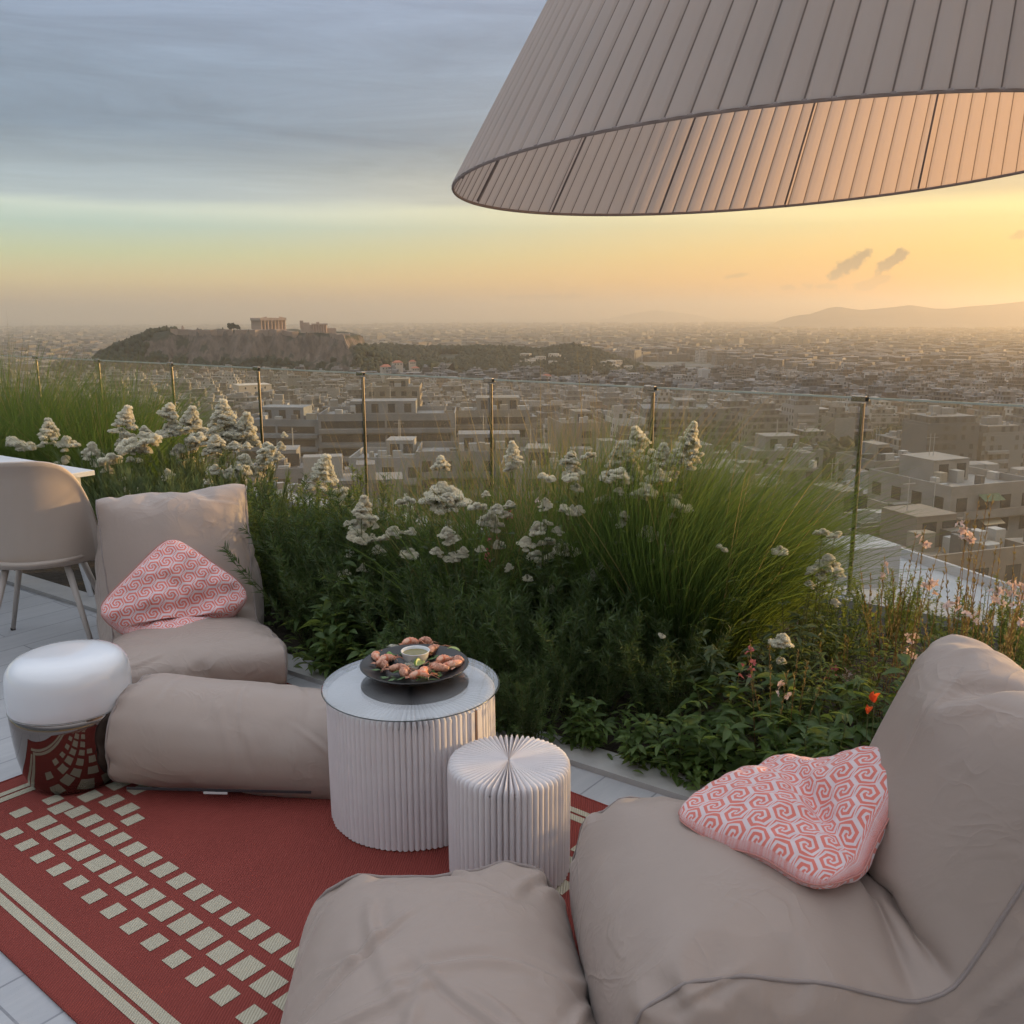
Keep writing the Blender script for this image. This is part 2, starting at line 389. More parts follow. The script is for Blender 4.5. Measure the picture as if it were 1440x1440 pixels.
def make_bag(key, name, loc, rz, label, cat, group, scale=(1, 1, 1), body='cover'):
    vs, fs, seams = bag(key)
    root = empty(name, loc, rz, label, cat, group); root.scale = scale
    o = mesh_ob(body, vs, fs, M_TAUPE, root, smooth=True)
    bm = bmesh.new(); bm.from_mesh(o.data); bmesh.ops.recalc_face_normals(bm, faces=bm.faces)
    # crease the seams so the panels meet in a sewn edge
    cl = bm.edges.layers.float.get('crease_edge') or bm.edges.layers.float.new('crease_edge'); bm.verts.ensure_lookup_table()
    S = set()
    for s in seams:
        for i in range(len(s)): S.add(frozenset((s[i], s[(i + 1) % len(s)])))
    for e in bm.edges:
        if frozenset((e.verts[0].index, e.verts[1].index)) in S: e[cl] = .75
    bm.to_mesh(o.data); bm.free(); o.data.shade_smooth()
    md = o.modifiers.new('subdivision', 'SUBSURF'); md.levels = 2; md.render_levels = 2
    # settle the subdivision and press sharp little folds into the cloth
    me2 = bpy.data.meshes.new_from_object(o.evaluated_get(bpy.context.evaluated_depsgraph_get())); o.modifiers.clear(); o.data = me2
    n_ = len(me2.vertices); P_ = np.empty(n_ * 3); me2.vertices.foreach_get('co', P_); P_ = P_.reshape(-1, 3); Nn = np.array([v.normal[:] for v in me2.vertices])
    rg_ = np.random.RandomState({'lounge_far': 2, 'lounge_near': 7, 'pouf_flat': 4, 'pouf_roll': 6}[key])
    cnt, amp = {'lounge_far': (26, .0042), 'lounge_near': (44, .0054), 'pouf_flat': (64, .0066), 'pouf_roll': (16, .0032)}[key]
    top_z = P_[:, 2].max(); disp = np.zeros(n_)
    for q in range(cnt):
        i0 = rg_.randint(n_)
        if P_[i0, 2] < .10 * top_z: continue
        t_ = np.cross(Nn[i0], rg_.normal(size=3)); t_ /= np.linalg.norm(t_); s_2 = np.cross(Nn[i0], t_); d_ = P_ - P_[i0]
        L_2 = rg_.uniform(.05, .20); w_2 = rg_.uniform(.007, .016); a_ = d_ @ t_; off = d_ @ s_2 - rg_.uniform(-1.5, 1.5) * a_ ** 2
        win = np.exp(-(a_ / L_2) ** 4) * np.exp(-((d_ @ Nn[i0]) / .08) ** 4)
        disp += amp * rg_.uniform(.5, 1.3) * win * (np.exp(-(off / w_2) ** 2) - .8 * np.exp(-((off - w_2 * 1.7) / (w_2 * 1.3)) ** 2))
    P_ += Nn * np.clip(disp, -.012, .012)[:, None]; me2.vertices.foreach_set('co', P_.ravel()); me2.update(); me2.shade_smooth()
    for s in seams:
        P = [Vector(vs[i]) for i in s]; n = len(P)
        P = [(P[i - 1] + P[i] * 2 + P[(i + 1) % n]) / 4 for i in range(n)]
        P = [p for i, p in enumerate(P) for p in (p, (p + P[(i + 1) % n]) / 2)]
        MB().tube(P, .0042, 6, closed=True).build('piping', M_PIPE, root, smooth=True)
    return root, vs, seams
heading = R_(-67)
lf, lv, _ = make_bag('lounge_far', 'lounge_chair', (-1.30 - .97 * math.cos(heading), 3.62 - .97 * math.sin(heading), .004), heading, 'taupe bean bag lounge chair beside the white dining chair, facing the camera', 'bean bag chair', 'taupe bean bag lounge chairs')
rn_heading = R_(184)
rn, rv, _ = make_bag('lounge_near', 'lounge_chair', (.205 - 1.0 * math.cos(rn_heading), 1.86 - 1.0 * math.sin(rn_heading), .004), rn_heading, 'large taupe bean bag lounge chair at the lower right, seen from its side', 'bean bag chair', 'taupe bean bag lounge chairs', scale=(1.03, 1.02, 1.06))
pr_, _, _ = make_bag('pouf_roll', 'bean_bag_ottoman', (-.95, 3.05, .006), R_(90 - 3), 'long taupe roll ottoman lying between the mirrored drum lamp and the glass topped table', 'ottoman', 'taupe bean bag ottomans', scale=(1., 1.0, 1.02))
pf, _, _ = make_bag('pouf_flat', 'bean_bag_ottoman', (-.150, 1.675, .006), R_(4), 'square wrinkled taupe ottoman in the foreground in front of the pleated stools', 'ottoman', 'taupe bean bag ottomans', scale=(1.16, 1.12, 1.46))
# black zip along the foot of the roll ottoman, and its little tag
def pt(parent, p): return p
MB().box(-.2385, -.2345, -.30, .32, .052, .060).build('zip', M_ZIP, pr_)
MB().box(-.2405, -.2380, -.02, .06, .044, .051).build('care_tag', M_LABEL, pr_)

# cushions
def hex_spiral():
    m, nt, b, o = new_mat('coral_hexagon_spiral_print')
    tcn = nt.nodes.new('ShaderNodeTexCoord'); sp = nt.nodes.new('ShaderNodeSeparateXYZ'); nt.links.new(tcn.outputs['UV'], sp.inputs[0])
    x, y = N(nt, sp.outputs[0]) * 16.6, N(nt, sp.outputs[1]) * 16.6
    q3 = math.sqrt(3)
    ax = x.wrap(1.) - .5; ay = y.wrap(q3) - q3 / 2
    bx = (x - .5).wrap(1.) - .5; by = (y - q3 / 2).wrap(q3) - q3 / 2
    sel = (ax * ax + ay * ay).lt(bx * bx + by * by)
    gx = bx + (ax - bx) * sel; gy = by + (ay - by) * sel
    hd = gx.abs().max(gx.abs() * .5 + gy.abs() * (q3 / 2))
    an = gy.atan2(gx) / math.pi
    sp2 = (hd * 4.4 - an + .1).fract()
    coral = (smooth_step(sp2, 0., .07) * (smooth_step(sp2, .56, .63) * -1. + 1.)) * (smooth_step(hd, .465, .485) * -1. + 1.)
    n = noise_tex(nt, 60, 3)
    c = mixc(nt, coral, mixc(nt, n, (.62, .50, .53), (.74, .63, .65)), mixc(nt, n, (.62, .155, .12), (.74, .21, .165)))
    nt.links.new(c, b.inputs['Base Color']); b.inputs['Roughness'].default_value = .8; b.inputs['Sheen Weight'].default_value = .2
    add_bump(nt, b, noise_tex(nt, 700, 1) * .2 + noise_tex(nt, 16, 4, .6, dist=1.), .4, .006)
    return m
M_PRINT = hex_spiral(); M_SEAM = simple('cushion_piping', (.50, .22, .19), .8)
def cushion(name, S, T, warp, label, n=44):
    vs = []; uvs = {}; fs = []; idx = [{}, {}]
    for sd in (0, 1):
        for j in range(n + 1):
            for i in range(n + 1):
                if sd and (i in (0, n) or j in (0, n)): idx[1][i, j] = idx[0][i, j]; continue
                u = i / n * 2 - 1; v = j / n * 2 - 1
                e = max(0, (1 - u * u)) ** .5 * max(0, (1 - v * v)) ** .5
                pinch = 1 - .05 * (1 - v * v) * abs(u) ** 2; pinch2 = 1 - .05 * (1 - u * u) * abs(v) ** 2
                cr = 1 - .17 * (u * v) ** 4
                x = u * S / 2 * pinch * cr; y = v * S / 2 * pinch2 * cr
                p = Vector((u * 2.2, v * 2.2, sd * 5.))
                # gathers along the seams, soft dents inside
                wr = noise.noise(p * 1.3) * .16 + noise.noise(p * 3.2) * .07 + .05 * math.sin(u * 26 + v * 3) * abs(v) ** 3 + .05 * math.sin(v * 24 + 1) * abs(u) ** 3
                z = (1 if sd else -1) * T / 2 * e ** .95 * (1 + wr * 1.6) if e > 0 else 0.
                q = warp(x, y, z)
                idx[sd][i, j] = len(vs); uvs[len(vs)] = (u * S / 2 + .3, v * S / 2 + .3 + sd); vs.append(q)
    for sd in (0, 1):
        for j in range(n):
            for i in range(n):
                q = [idx[sd][a] for a in ((i, j), (i + 1, j), (i + 1, j + 1), (i, j + 1))]; fs.append(q if sd else q[::-1])
    o = mesh_ob(name, vs, fs, M_PRINT, None, smooth=True)
    l = o.data.uv_layers.new(name='UVMap')
    for k, lp in enumerate(o.data.loops):
        l.data[k].uv = (uvs[lp.vertex_index][0], uvs[lp.vertex_index][1])
    md = o.modifiers.new('subdivision', 'SUBSURF'); md.levels = 0; md.render_levels = 1
    rim = [idx[0][i, 0] for i in range(n)] + [idx[0][n, j] for j in range(n)] + [idx[0][n - i, n] for i in range(n)] + [idx[0][0, n - j] for j in range(n)]
    root = empty(name, (0, 0, 0), 0, label, 'cushion', 'coral patterned cushions'); o.name = 'cushion_cover'; o.parent = root
    MB().tube([vs[i] for i in rim], .0022, 5, closed=True).build('piping', M_SEAM, root, smooth=True)
    return root
def bend(a, c, a0, rad, tot):
    """bend the sheet coordinate a (with height c) by tot radians round an axis at a0"""
    if a <= a0: return a, c
    th = min((a - a0) / rad, tot)
    ca, sa = math.cos(th), math.sin(th)
    x = a0 + (rad - c) * sa; z = rad - (rad - c) * ca
    rest = (a - a0) - rad * tot
    if rest > 0: x += rest * ca; z += rest * sa
    return x, z
def seat_frame(root, x, y, z, pitch, roll=0., yaw=0.):
    return root.matrix_basis @ Matrix.Translation((x, y, z)) @ Matrix.Rotation(yaw, 4, 'Z') @ Matrix.Rotation(pitch, 4, 'Y') @ Matrix.Rotation(roll, 4, 'X')
lf.rotation_mode = 'XYZ'
def root_m(o): return Matrix.Translation(o.location) @ o.rotation_euler.to_matrix().to_4x4() @ Matrix.Diagonal((*o.scale, 1))
# left: stands on a corner against the backrest, its lower corner folded forward along the seat
ML = root_m(lf) @ Matrix.Translation((.445, -.04, .285))
def warp_l(x, y, z):
    a = (x + y) * .7071; b = (x - y) * .7071          # a runs from the lower to the upper corner
    a = -a                                            # now positive towards the lower corner
    b *= 1.08
    a1, c1 = bend(a, z, .085, .055, R_(78))
    # rounded apex
    h = -a1; f = c1
    f += .018 * math.sin(h * 38 + b * 9) * math.exp(-((h + .02) / .09) ** 2) + .012 * math.sin(b * 22) * math.exp(-(h / .12) ** 2)
    th = R_(24)                                       # lean of the backrest
    X = f * math.cos(th) - (h) * math.sin(th); Z = f * math.sin(th) + h * math.cos(th)
    return ML @ Vector((X, -b - .0 + .10 * (h) * .3, Z + .02))
cushion('cushion', .49, .19, warp_l, 'coral hexagon print cushion standing against the backrest of the far left bean bag chair')
# right: lies across the fold between seat and backrest
MR = root_m(rn) @ Matrix.Translation((.475, -.110, .385)) @ Matrix.Rotation(R_(-6), 4, 'Z')
def warp_r(x, y, z):
    an = R_(47); a = x * math.cos(an) + y * math.sin(an); b = -x * math.sin(an) + y * math.cos(an)
    a1, c1 = bend(-a, z, .02, .14, R_(33))
    c1 += -.026 * math.exp(-((a + .02 + b * .25) / .035) ** 2) * (1 - min(1., abs(b) / .30) * .4) + .006 * math.sin(a * 30 - b * 12) + .05 * (a / .3) ** 2 * (1 if a < 0 else -.5)
    return MR @ Vector((-a1 + .03, b, c1 + .022))
cushion('cushion', .455, .135, warp_r, 'coral hexagon print cushion slumped in the fold of the big near bean bag chair')

# ------------------------------------------------------------------ terrace floor, kerb, soil, rug
def tile_floor():
    m, nt, b, o = new_mat('terrace_tiles')
    tcn = nt.nodes.new('ShaderNodeTexCoord'); mp = nt.nodes.new('ShaderNodeMapping'); mp.inputs['Rotation'].default_value = (0, 0, R_(-52)); nt.links.new(tcn.outputs['Object'], mp.inputs[0])
    br = nt.nodes.new('ShaderNodeTexBrick'); nt.links.new(mp.outputs[0], br.inputs[0]); br.offset = .37
    br.inputs['Scale'].default_value = 1.; br.inputs['Brick Width'].default_value = 1.2; br.inputs['Row Height'].default_value = .2; br.inputs['Mortar Size'].default_value = .0035
    br.inputs['Color1'].default_value = (.42, .425, .435, 1); br.inputs['Color2'].default_value = (.49, .495, .50, 1); br.inputs['Mortar'].default_value = (.13, .13, .14, 1)
    g = noise_tex(nt, 4, 6, .65, vec=mp.outputs[0], stretch=(1.2, 9, 1), dist=.8)
    nt.links.new(mixc(nt, g, br.outputs[0], (.30, .31, .34)), b.inputs['Base Color']); b.inputs['Roughness'].default_value = .5
    gm = nt.nodes.new('ShaderNodeMix'); gm.data_type = 'RGBA'
    add_bump(nt, b, g * .3 + N(nt, br.outputs['Fac']) * -1., .25, .003)
    return m
K0 = Vector((.649, 2.783)); K1 = Vector((-1.0, 3.965)); ku = (K0 - K1).normalized(); kn = Vector((-ku.y, ku.x))   # kerb line, kn points into the bed
if kn.y < 0: kn = -kn
G0 = Vector((1.90, 5.045)); G1 = Vector((-5.25, 10.42)); gu = (G0 - G1).normalized()                                # glass line
def line_pt(P, u, s): return P + u * s
kA = line_pt(K1, ku, -9.5); kB = line_pt(K0, ku, 5.5)
gA = line_pt(G1, gu, -4.); gB = line_pt(G0, gu, 5.5)
def slab(name, poly, z0, z1, mat, **kw):
    n = len(poly); vs = [(p[0], p[1], z0) for p in poly] + [(p[0], p[1], z1) for p in poly]
    fs = [list(range(n))[::-1], list(range(n, 2 * n))] + [[i, (i + 1) % n, n + (i + 1) % n, n + i] for i in range(n)]
    return mesh_ob(name, vs, fs, mat, **kw)
M_TILE = tile_floor()
back = [(-12, -3.5), (5.2, -3.5)]
tag(slab('floor', [kA, (-14, kA.y), (-14, -3.5), (kB.x, -3.5), kB], -.25, 0., M_TILE), kind='structure')
M_STONE = simple('kerb_stone', (.36, .355, .35), .7, var=.2, scale=9, bump=.3)
tag(slab('kerb', [kA, kB, kB + kn * .14, kA + kn * .14], -.25, .022, M_STONE), kind='structure')
m_soil, nt, b, _ = new_mat('soil'); nt.links.new(mixc(nt, noise_tex(nt, 25, 6), (.018, .013, .009), (.06, .045, .03)), b.inputs['Base Color']); b.inputs['Roughness'].default_value = .95; add_bump(nt, b, noise_tex(nt, 30, 6), .8, .03)
tag(slab('soil', [kA + kn * .14, kB + kn * .14, gB - Vector((0, .10)), gA - Vector((0, .10))], -.3, -.02, m_soil), kind='structure')
M_CONC = simple('edge_concrete', (.33, .33, .32), .8, var=.15, scale=5)
gn = Vector((-gu.y, gu.x)); gn = gn if gn.y > 0 else -gn
tag(slab('parapet_edge', [gA - gn * .10, gB - gn * .10, gB + gn * .16, gA + gn * .16], -1.2, .035, M_CONC), 'low concrete ledge that the glass balustrade stands on', 'ledge')

# rug
o2 = on_z(0, 1080 + 875 / 3.429).to_2d(); ru = Vector((-.77761181, .62874468)); rv_ = Vector((.62874468, .77761181))
def rug_pt(s, w, z): p = o2 + ru * s + rv_ * w; return (p.x, p.y, z)
def rug_mat(name, c0, c1):
    m, nt, b, o = new_mat(name)
    tcn = nt.nodes.new('ShaderNodeTexCoord'); mp = nt.nodes.new('ShaderNodeMapping'); mp.inputs['Rotation'].default_value = (0, 0, R_(6)); nt.links.new(tcn.outputs['Object'], mp.inputs[0])
    wv = nt.nodes.new('ShaderNodeTexWave'); wv.inputs['Scale'].default_value = 44.; wv.inputs['Distortion'].default_value = .3; nt.links.new(mp.outputs[0], wv.inputs[0])
    wf = N(nt, wv.outputs['Fac']); n = noise_tex(nt, 5, 4)
    nt.links.new(mixc(nt, wf * .55 + n * .45, c0, c1), b.inputs['Base Color']); b.inputs['Roughness'].default_value = .85; b.inputs['Specular IOR Level'].default_value = .2
    add_bump(nt, b, wf + noise_tex(nt, 400, 1) * .6, .7, .0025)
    return m
M_RED = rug_mat('rug_red', (.165, .032, .026), (.285, .060, .048)); M_BEIGE = rug_mat('rug_beige', (.33, .30, .22), (.55, .51, .40))
Wd, S1, S0 = 1.565, .90, -1.75
rg = MB()
def rpatch(s0, s1, w0, w1, z, mi): rg.add([rug_pt(s0, w0, z), rug_pt(s0, w1, z), rug_pt(s1, w1, z), rug_pt(s1, w0, z)], [(0, 1, 2, 3)], mi)
ns, nw = 40, 24
# body with rounded, slightly uneven border
pts = [[rug_pt(S0 + (S1 - S0) * i / ns, Wd * j / nw, .0062) for j in range(nw + 1)] for i in range(ns + 1)]
flat = [p for r in pts for p in r]; rg.add(flat, [(i * (nw + 1) + j, i * (nw + 1) + j + 1, (i + 1) * (nw + 1) + j + 1, (i + 1) * (nw + 1) + j) for i in range(ns) for j in range(nw)])
edge = [(S0, 0), (S1, 0), (S1, Wd), (S0, Wd)]
for i in range(4):
    a, b_ = edge[i], edge[(i + 1) % 4]
    rg.add([rug_pt(*a, .0062), rug_pt(*b_, .0062), rug_pt(*b_, .0006), rug_pt(*a, .0006)], [(0, 1, 2, 3)])
rg.tube([rug_pt(s, w, .0052) for s, w in edge], .0046, 6, closed=True)
zt = .0078
for side in (0, 1):
    W = (lambda w: w) if side == 0 else (lambda w: Wd - w)
    for w0, w1 in ((.0775, .103), (.113, .1435)):
        ww = sorted((W(w0), W(w1))); rpatch(S0 + w0, S1 - w0 * 1.0, ww[0], ww[1], zt, 1)
    k = 0; s = .533
    rows = ((.26, .027, .1035, .025, .533), (.35, .035, .0905, .0325, .522), (.4525, .0315, .0868, .028, .499))
    for wc, hw, pitch, hs, s_first in rows:
        s = s_first
        while s > S0 + .3:
            ww = sorted((W(wc - hw), W(wc + hw))); rpatch(s - hs, s + hs, ww[0], ww[1], zt, 1); s -= pitch
for w0, w1 in ((.0775, .103), (.113, .1435)):
    rpatch(S1 - w1, S1 - w0, .1435 + .0, Wd - .1435, zt + .0004, 1)
for sc_, hs, wp, hw, w_first in ((.64, .025, .105, .027, .335), (.565, .03, .1, .032, .43), (.478, .026, .1, .034, .56), (.39, .028, .1, .034, .56)):
    if sc_ == .39: rpatch(.31 - .024, .31 + .024, .53 - .02, .53 + .04, zt, 1); rpatch(.386 - .028, .386 + .028, .53, .595, zt, 1); continue
    wq = w_first
    while wq < Wd - w_first: rpatch(sc_ - hs, sc_ + hs, wq - hw, wq + hw, zt, 1); wq += wp
rug = rg.build('rug', [M_RED, M_BEIGE], fix=False)
tag(rug, 'red woven outdoor rug with beige squares and border stripes', 'rug')

# ------------------------------------------------------------------ glass balustrade
def glass_mat(name, tint, refl=1.0, dirt=.02):
    m, nt, b, out = new_mat(name); nt.nodes.remove(b)
    tr = nt.nodes.new('ShaderNodeBsdfTransparent'); tr.inputs[0].default_value = (*tint, 1)
    gl = nt.nodes.new('ShaderNodeBsdfGlossy'); gl.inputs['Roughness'].default_value = .02
    geo = nt.nodes.new('ShaderNodeNewGeometry'); dt_ = nt.nodes.new('ShaderNodeVectorMath'); dt_.operation = 'DOT_PRODUCT'; nt.links.new(geo.outputs['Normal'], dt_.inputs[0]); nt.links.new(geo.outputs['Incoming'], dt_.inputs[1])
    cosi = N(nt, dt_.outputs['Value']).abs(); fr_ = (cosi * -1. + 1.)._m('POWER', 5.) * .95 + .045
    df = nt.nodes.new('ShaderNodeBsdfDiffuse'); df.inputs[0].default_value = (.8, .78, .74, 1)
    mx = nt.nodes.new('ShaderNodeMixShader'); f = fr_ * refl
    nt.links.new(f.s, mx.inputs[0]); nt.links.new(tr.outputs[0], mx.inputs[1]); nt.links.new(gl.outputs[0], mx.inputs[2])
    m2 = nt.nodes.new('ShaderNodeMixShader'); d = (smooth_step(noise_tex(nt, 9., 6, .7), .3, .8) * .35 + .65) * dirt
    nt.links.new(d.s, m2.inputs[0]); tl = nt.nodes.new('ShaderNodeBsdfTranslucent'); tl.inputs[0].default_value = (.8, .78, .74, 1); m3 = nt.nodes.new('ShaderNodeMixShader'); m3.inputs[0].default_value = .8; nt.links.new(df.outputs[0], m3.inputs[1]); nt.links.new(tl.outputs[0], m3.inputs[2])
    nt.links.new(mx.outputs[0], m2.inputs[1]); nt.links.new(m3.outputs[0], m2.inputs[2]); nt.links.new(m2.outputs[0], out.inputs[0])
    return m
M_GLASS = glass_mat('balustrade_glass', (.90, .93, .90), 1.0, .065)
M_STEEL = simple('brushed_steel', (.40, .37, .33), .24, 1., var=.15, scale=40)
M_BLACK = simple('black_plastic', (.02, .02, .02), .5)
rail = empty('glass_balustrade', (G0.x, G0.y, 0), 0, 'frameless glass balustrade on round steel posts behind the planting', 'balustrade')
posts = []
spc = (G0 - G1).length / 7
H_G = 1.15
for i in range(-4, 10):
    p = G0 - gu * spc * i; posts.append(p)
    q = p - G0; ang = math.atan2(gu.y, gu.x)
    M = Matrix.Translation((q.x, q.y, 0)) @ Matrix.Rotation(ang, 4, 'Z')
    b = MB(); b.tube([(q.x, q.y, .035), (q.x, q.y, H_G - .035)], .0125, 14)
    po = b.build('post', M_STEEL, rail, auto=40)
    b = MB(); b.box(-.06, .016, -.014, .014, H_G - .026, H_G + .004, M=M); c_ob = b.build('post_cap', M_STEEL, po, bevel=.003)
    b = MB(); b.box(.0165, .032, -.010, .010, H_G - .024, H_G - .001, M=M); b.build('clip', M_BLACK, po, bevel=.002)
    b = MB(); b.lathe([(.045, .035), (.045, .045), (.02, .047)], 16, c=(q.x, q.y, 0)); b.build('foot_plate', M_STEEL, po, auto=40)
for i in range(len(posts) - 1):
    a = posts[i] - G0; c = posts[i + 1] - G0; d = (c - a).normalized(); a = a + d * .028; c = c - d * .028; nn = Vector((-d.y, d.x)) * .005
    vs = [(a - nn).to_3d(), (c - nn).to_3d(), (c + nn).to_3d(), (a + nn).to_3d()]
    for v in vs: v.z = .06
    vs2 = [v + Vector((0, 0, H_G - .075)) for v in vs]
    # one sheet for the pane, a polished edge on top
    pm = (a + c) / 2
    g = mesh_ob('glass_pane', [(a.x, a.y, .06), (c.x, c.y, .06), (c.x, c.y, H_G - .012), (a.x, a.y, H_G - .012)], [(0, 1, 2, 3)], M_GLASS, rail)
    e = MB(); e.add([v + Vector((0, 0, H_G - .072)) for v in vs] + [v + Vector((0, 0, H_G - .062)) for v in vs], [(0, 3, 2, 1), (4, 5, 6, 7), (0, 1, 5, 4), (1, 2, 6, 5), (2, 3, 7, 6), (3, 0, 4, 7)])
    M_EDGE = bpy.data.materials.get('glass_edge') or simple('glass_edge', (.45, .50, .46), .15, 0., var=.1)
    e.build('glass_edge', M_EDGE, g)
# ------------------------------------------------------------------ pleated paper stool and table
def paper_mat():
    m, nt, b, o = new_mat('pleated_paper')
    b.inputs['Base Color'].default_value = (.74, .70, .73, 1); b.inputs['Roughness'].default_value = .7; b.inputs['Specular IOR Level'].default_value = .25
    n = noise_tex(nt, 14, 4); nt.links.new(mixc(nt, n, (.76, .73, .76), (.86, .84, .86)), b.inputs['Base Color'])
    tl = nt.nodes.new('ShaderNodeBsdfTranslucent'); tl.inputs[0].default_value = (.80, .72, .70, 1)
    mx = nt.nodes.new('ShaderNodeMixShader'); mx.inputs[0].default_value = .25
    nt.links.new(b.outputs[0], mx.inputs[1]); nt.links.new(tl.outputs[0], mx.inputs[2]); nt.links.new(mx.outputs[0], o.inputs[0])
    return m
M_PAPER = paper_mat()
def pleated(parent, R, H, npl, depth, split, name='pleated_paper', seed=1):
    """honeycomb paper drum: every pleat is a rounded fin, the fins open into cells at two opposite splits"""
    K = 8; nth = npl * K
    th = np.arange(nth) / nth * 2 * math.pi
    ph = (np.arange(nth) % K) / K
    ridge = np.abs(np.cos(math.pi * ph)) ** .55          # 1 on the ridge, 0 in the cleft
    rng = np.random.RandomState(seed); jit = np.repeat(rng.uniform(-1, 1, npl), K)
    opening = np.zeros(nth)
    for a in split:
        d = np.abs((th - a + math.pi) % (2 * math.pi) - math.pi); opening += np.exp(-(d / .30) ** 2)
    rs = np.array([.02, .12, .25, .4, .55, .7, .82, .91, .965, 1.])
    V = []
    # top surface: clefts deepen outwards, cells gape at the splits
    for i, r in enumerate(rs):
        t = r
        dz = -(1 - ridge) * (depth * .55 * min(1, t * 1.6) + opening * .030 * (.35 + t)) + jit * .0012 * t
        dz += .004 * math.exp(-(t / .2) ** 2) * 0
        rr = R * t - (1 - ridge) * depth * (t ** 3) * (1 + 1.4 * opening)
        round_ = -.012 * max(0, (t - .93) / .07) ** 2
        V.append(np.stack([rr * np.cos(th), rr * np.sin(th), H + dz + round_], 1))
    for k, z in enumerate((H - .03, H * .75, H * .5, H * .25, .03, .004)):
        rr = R * (1 + .004 * np.sin(z * 9)) - (1 - ridge) * depth * (1 + 1.4 * opening) + jit * .0012
        zz = np.full(nth, z) - (0 if k else 0)
        V.append(np.stack([rr * np.cos(th), rr * np.sin(th), zz], 1))
    n = len(V); V = np.concatenate(V)
    i = np.arange(n - 1)[:, None] * nth; k = np.arange(nth)[None, :]; k2 = (k + 1) % nth
    F = np.stack([(i + k), (i + nth + k), (i + nth + k2), (i + k2)], -1).reshape(-1, 4)
    o = np_mesh(name, V, F[:, ::-1], M_PAPER, parent, smooth=True)
    o.data.set_sharp_from_angle(angle=R_(48))
    return o
tc_ = Vector((-.325, 2.80))
PTAB_H = .425
pt_ = empty('pleated_side_table', (tc_.x, tc_.y, .0085), R_(0), 'tall white pleated paper side table with a round glass top carrying the seafood platter', 'side table')
pleated(pt_, .268, PTAB_H, 92, .0045, (R_(-83), R_(97)), seed=2)
b = MB(); b.lathe([(0, PTAB_H + .003), (.279, PTAB_H + .003), (.2815, PTAB_H + .0055), (.2815, PTAB_H + .0085), (.279, PTAB_H + .011), (0, PTAB_H + .011)], 96, cap=False)
def clear_glass():
    m, nt, b, out = new_mat('table_glass'); nt.nodes.remove(b)
    tr = nt.nodes.new('ShaderNodeBsdfTransparent'); tr.inputs[0].default_value = (.93, .95, .95, 1)
    gl = nt.nodes.new('ShaderNodeBsdfGlossy'); gl.inputs['Roughness'].default_value = .01
    geo = nt.nodes.new('ShaderNodeNewGeometry'); dt_ = nt.nodes.new('ShaderNodeVectorMath'); dt_.operation = 'DOT_PRODUCT'; nt.links.new(geo.outputs['Normal'], dt_.inputs[0]); nt.links.new(geo.outputs['Incoming'], dt_.inputs[1])
    cosi = N(nt, dt_.outputs['Value']).abs(); fr_ = (cosi * -1. + 1.)._m('POWER', 5.) * .95 + .045
    mx = nt.nodes.new('ShaderNodeMixShader'); nt.links.new((fr_ * 3.2).min(1.).s, mx.inputs[0])
    nt.links.new(tr.outputs[0], mx.inputs[1]); nt.links.new(gl.outputs[0], mx.inputs[2]); nt.links.new(mx.outputs[0], out.inputs[0]); return m
M_TGLASS = clear_glass(); M_DARKEDGE = simple('glass_rim_dark', (.05, .06, .06), .2)
gt = b.build('glass_top', M_TGLASS, pt_, auto=30)
b = MB(); b.tube([(.2818 * math.cos(a), .2818 * math.sin(a), PTAB_H + .0068) for a in np.linspace(0, 2 * math.pi, 96, endpoint=False)], .0019, 6, closed=True)
b.build('glass_rim', M_DARKEDGE, gt, smooth=True)
M_SLOT_SHADE = simple('slot_shade', (.16, .10, .085), .8)  # dark brown stands in for the shade inside the open slot
M_ = Matrix.Rotation(R_(-38), 4, 'Z')
b = MB(); b.box(.262, .2725, -.0045, .0045, .02, PTAB_H - .012, M=M_); b.build('slot_shade_strip', M_SLOT_SHADE, pt_)
for dy_ in (-.014, .014):
    b = MB(); b.box(.258, .2715, dy_ - .0088, dy_ + .0088, .02, PTAB_H - .012, M=M_); b.build('cover_board', M_PAPER, pt_, bevel=.002)
b = MB(); b.box(.2715, .2765, -.013, .013, .30, .318, M=M_); b.build('magnet_clip', M_PAPER, pt_, bevel=.002)
ps_ = empty('pleated_stool', (-.012, 2.46, .0085), 0, 'small white pleated paper stool with a fanned open top', 'stool')
pleated(ps_, .176, .34, 62, .009, (R_(-96), R_(86)), seed=5)

# ------------------------------------------------------------------ drum lamp
def gloss(name, col, rough=.08, metal=0., coat=0., spec=.5):
    m, nt, b, o = new_mat(name); b.inputs['Base Color'].default_value = (*col, 1); b.inputs['Roughness'].default_value = rough; b.inputs['Metallic'].default_value = metal
    b.inputs['Coat Weight'].default_value = coat; b.inputs['Specular IOR Level'].default_value = spec; return m
M_WGLASS = gloss('opal_white_glass', (.70, .72, .76), .12, 0., .6); M_MIRROR = gloss('smoked_mirror', (.22, .19, .175), .03, 1.)
dl = empty('drum_lamp', (-1.535, 3.03, .0), 0, 'drum shaped floor lamp with an opal white dome on a smoked mirror base', 'floor lamp')
b = MB(); b.lathe([(.0, .009), (.135, .009), (.150, .014), (.164, .035), (.178, .075), (.188, .13), (.194, .19), (.197, .25), (.198, .292), (.197, .292)], 72, cap=False)
b.build('mirror_base', M_MIRROR, dl, smooth=True)
b = MB(); b.lathe([(.190, .290), (.1985, .288), (.2, .292), (.201, .33), (.201, .375), (.198, .405), (.190, .428), (.176, .446), (.156, .457), (.128, .463), (.08, .4655), (.04, .466), (.0, .466)], 72, cap=False)
b.build('opal_dome', M_WGLASS, dl, smooth=True)
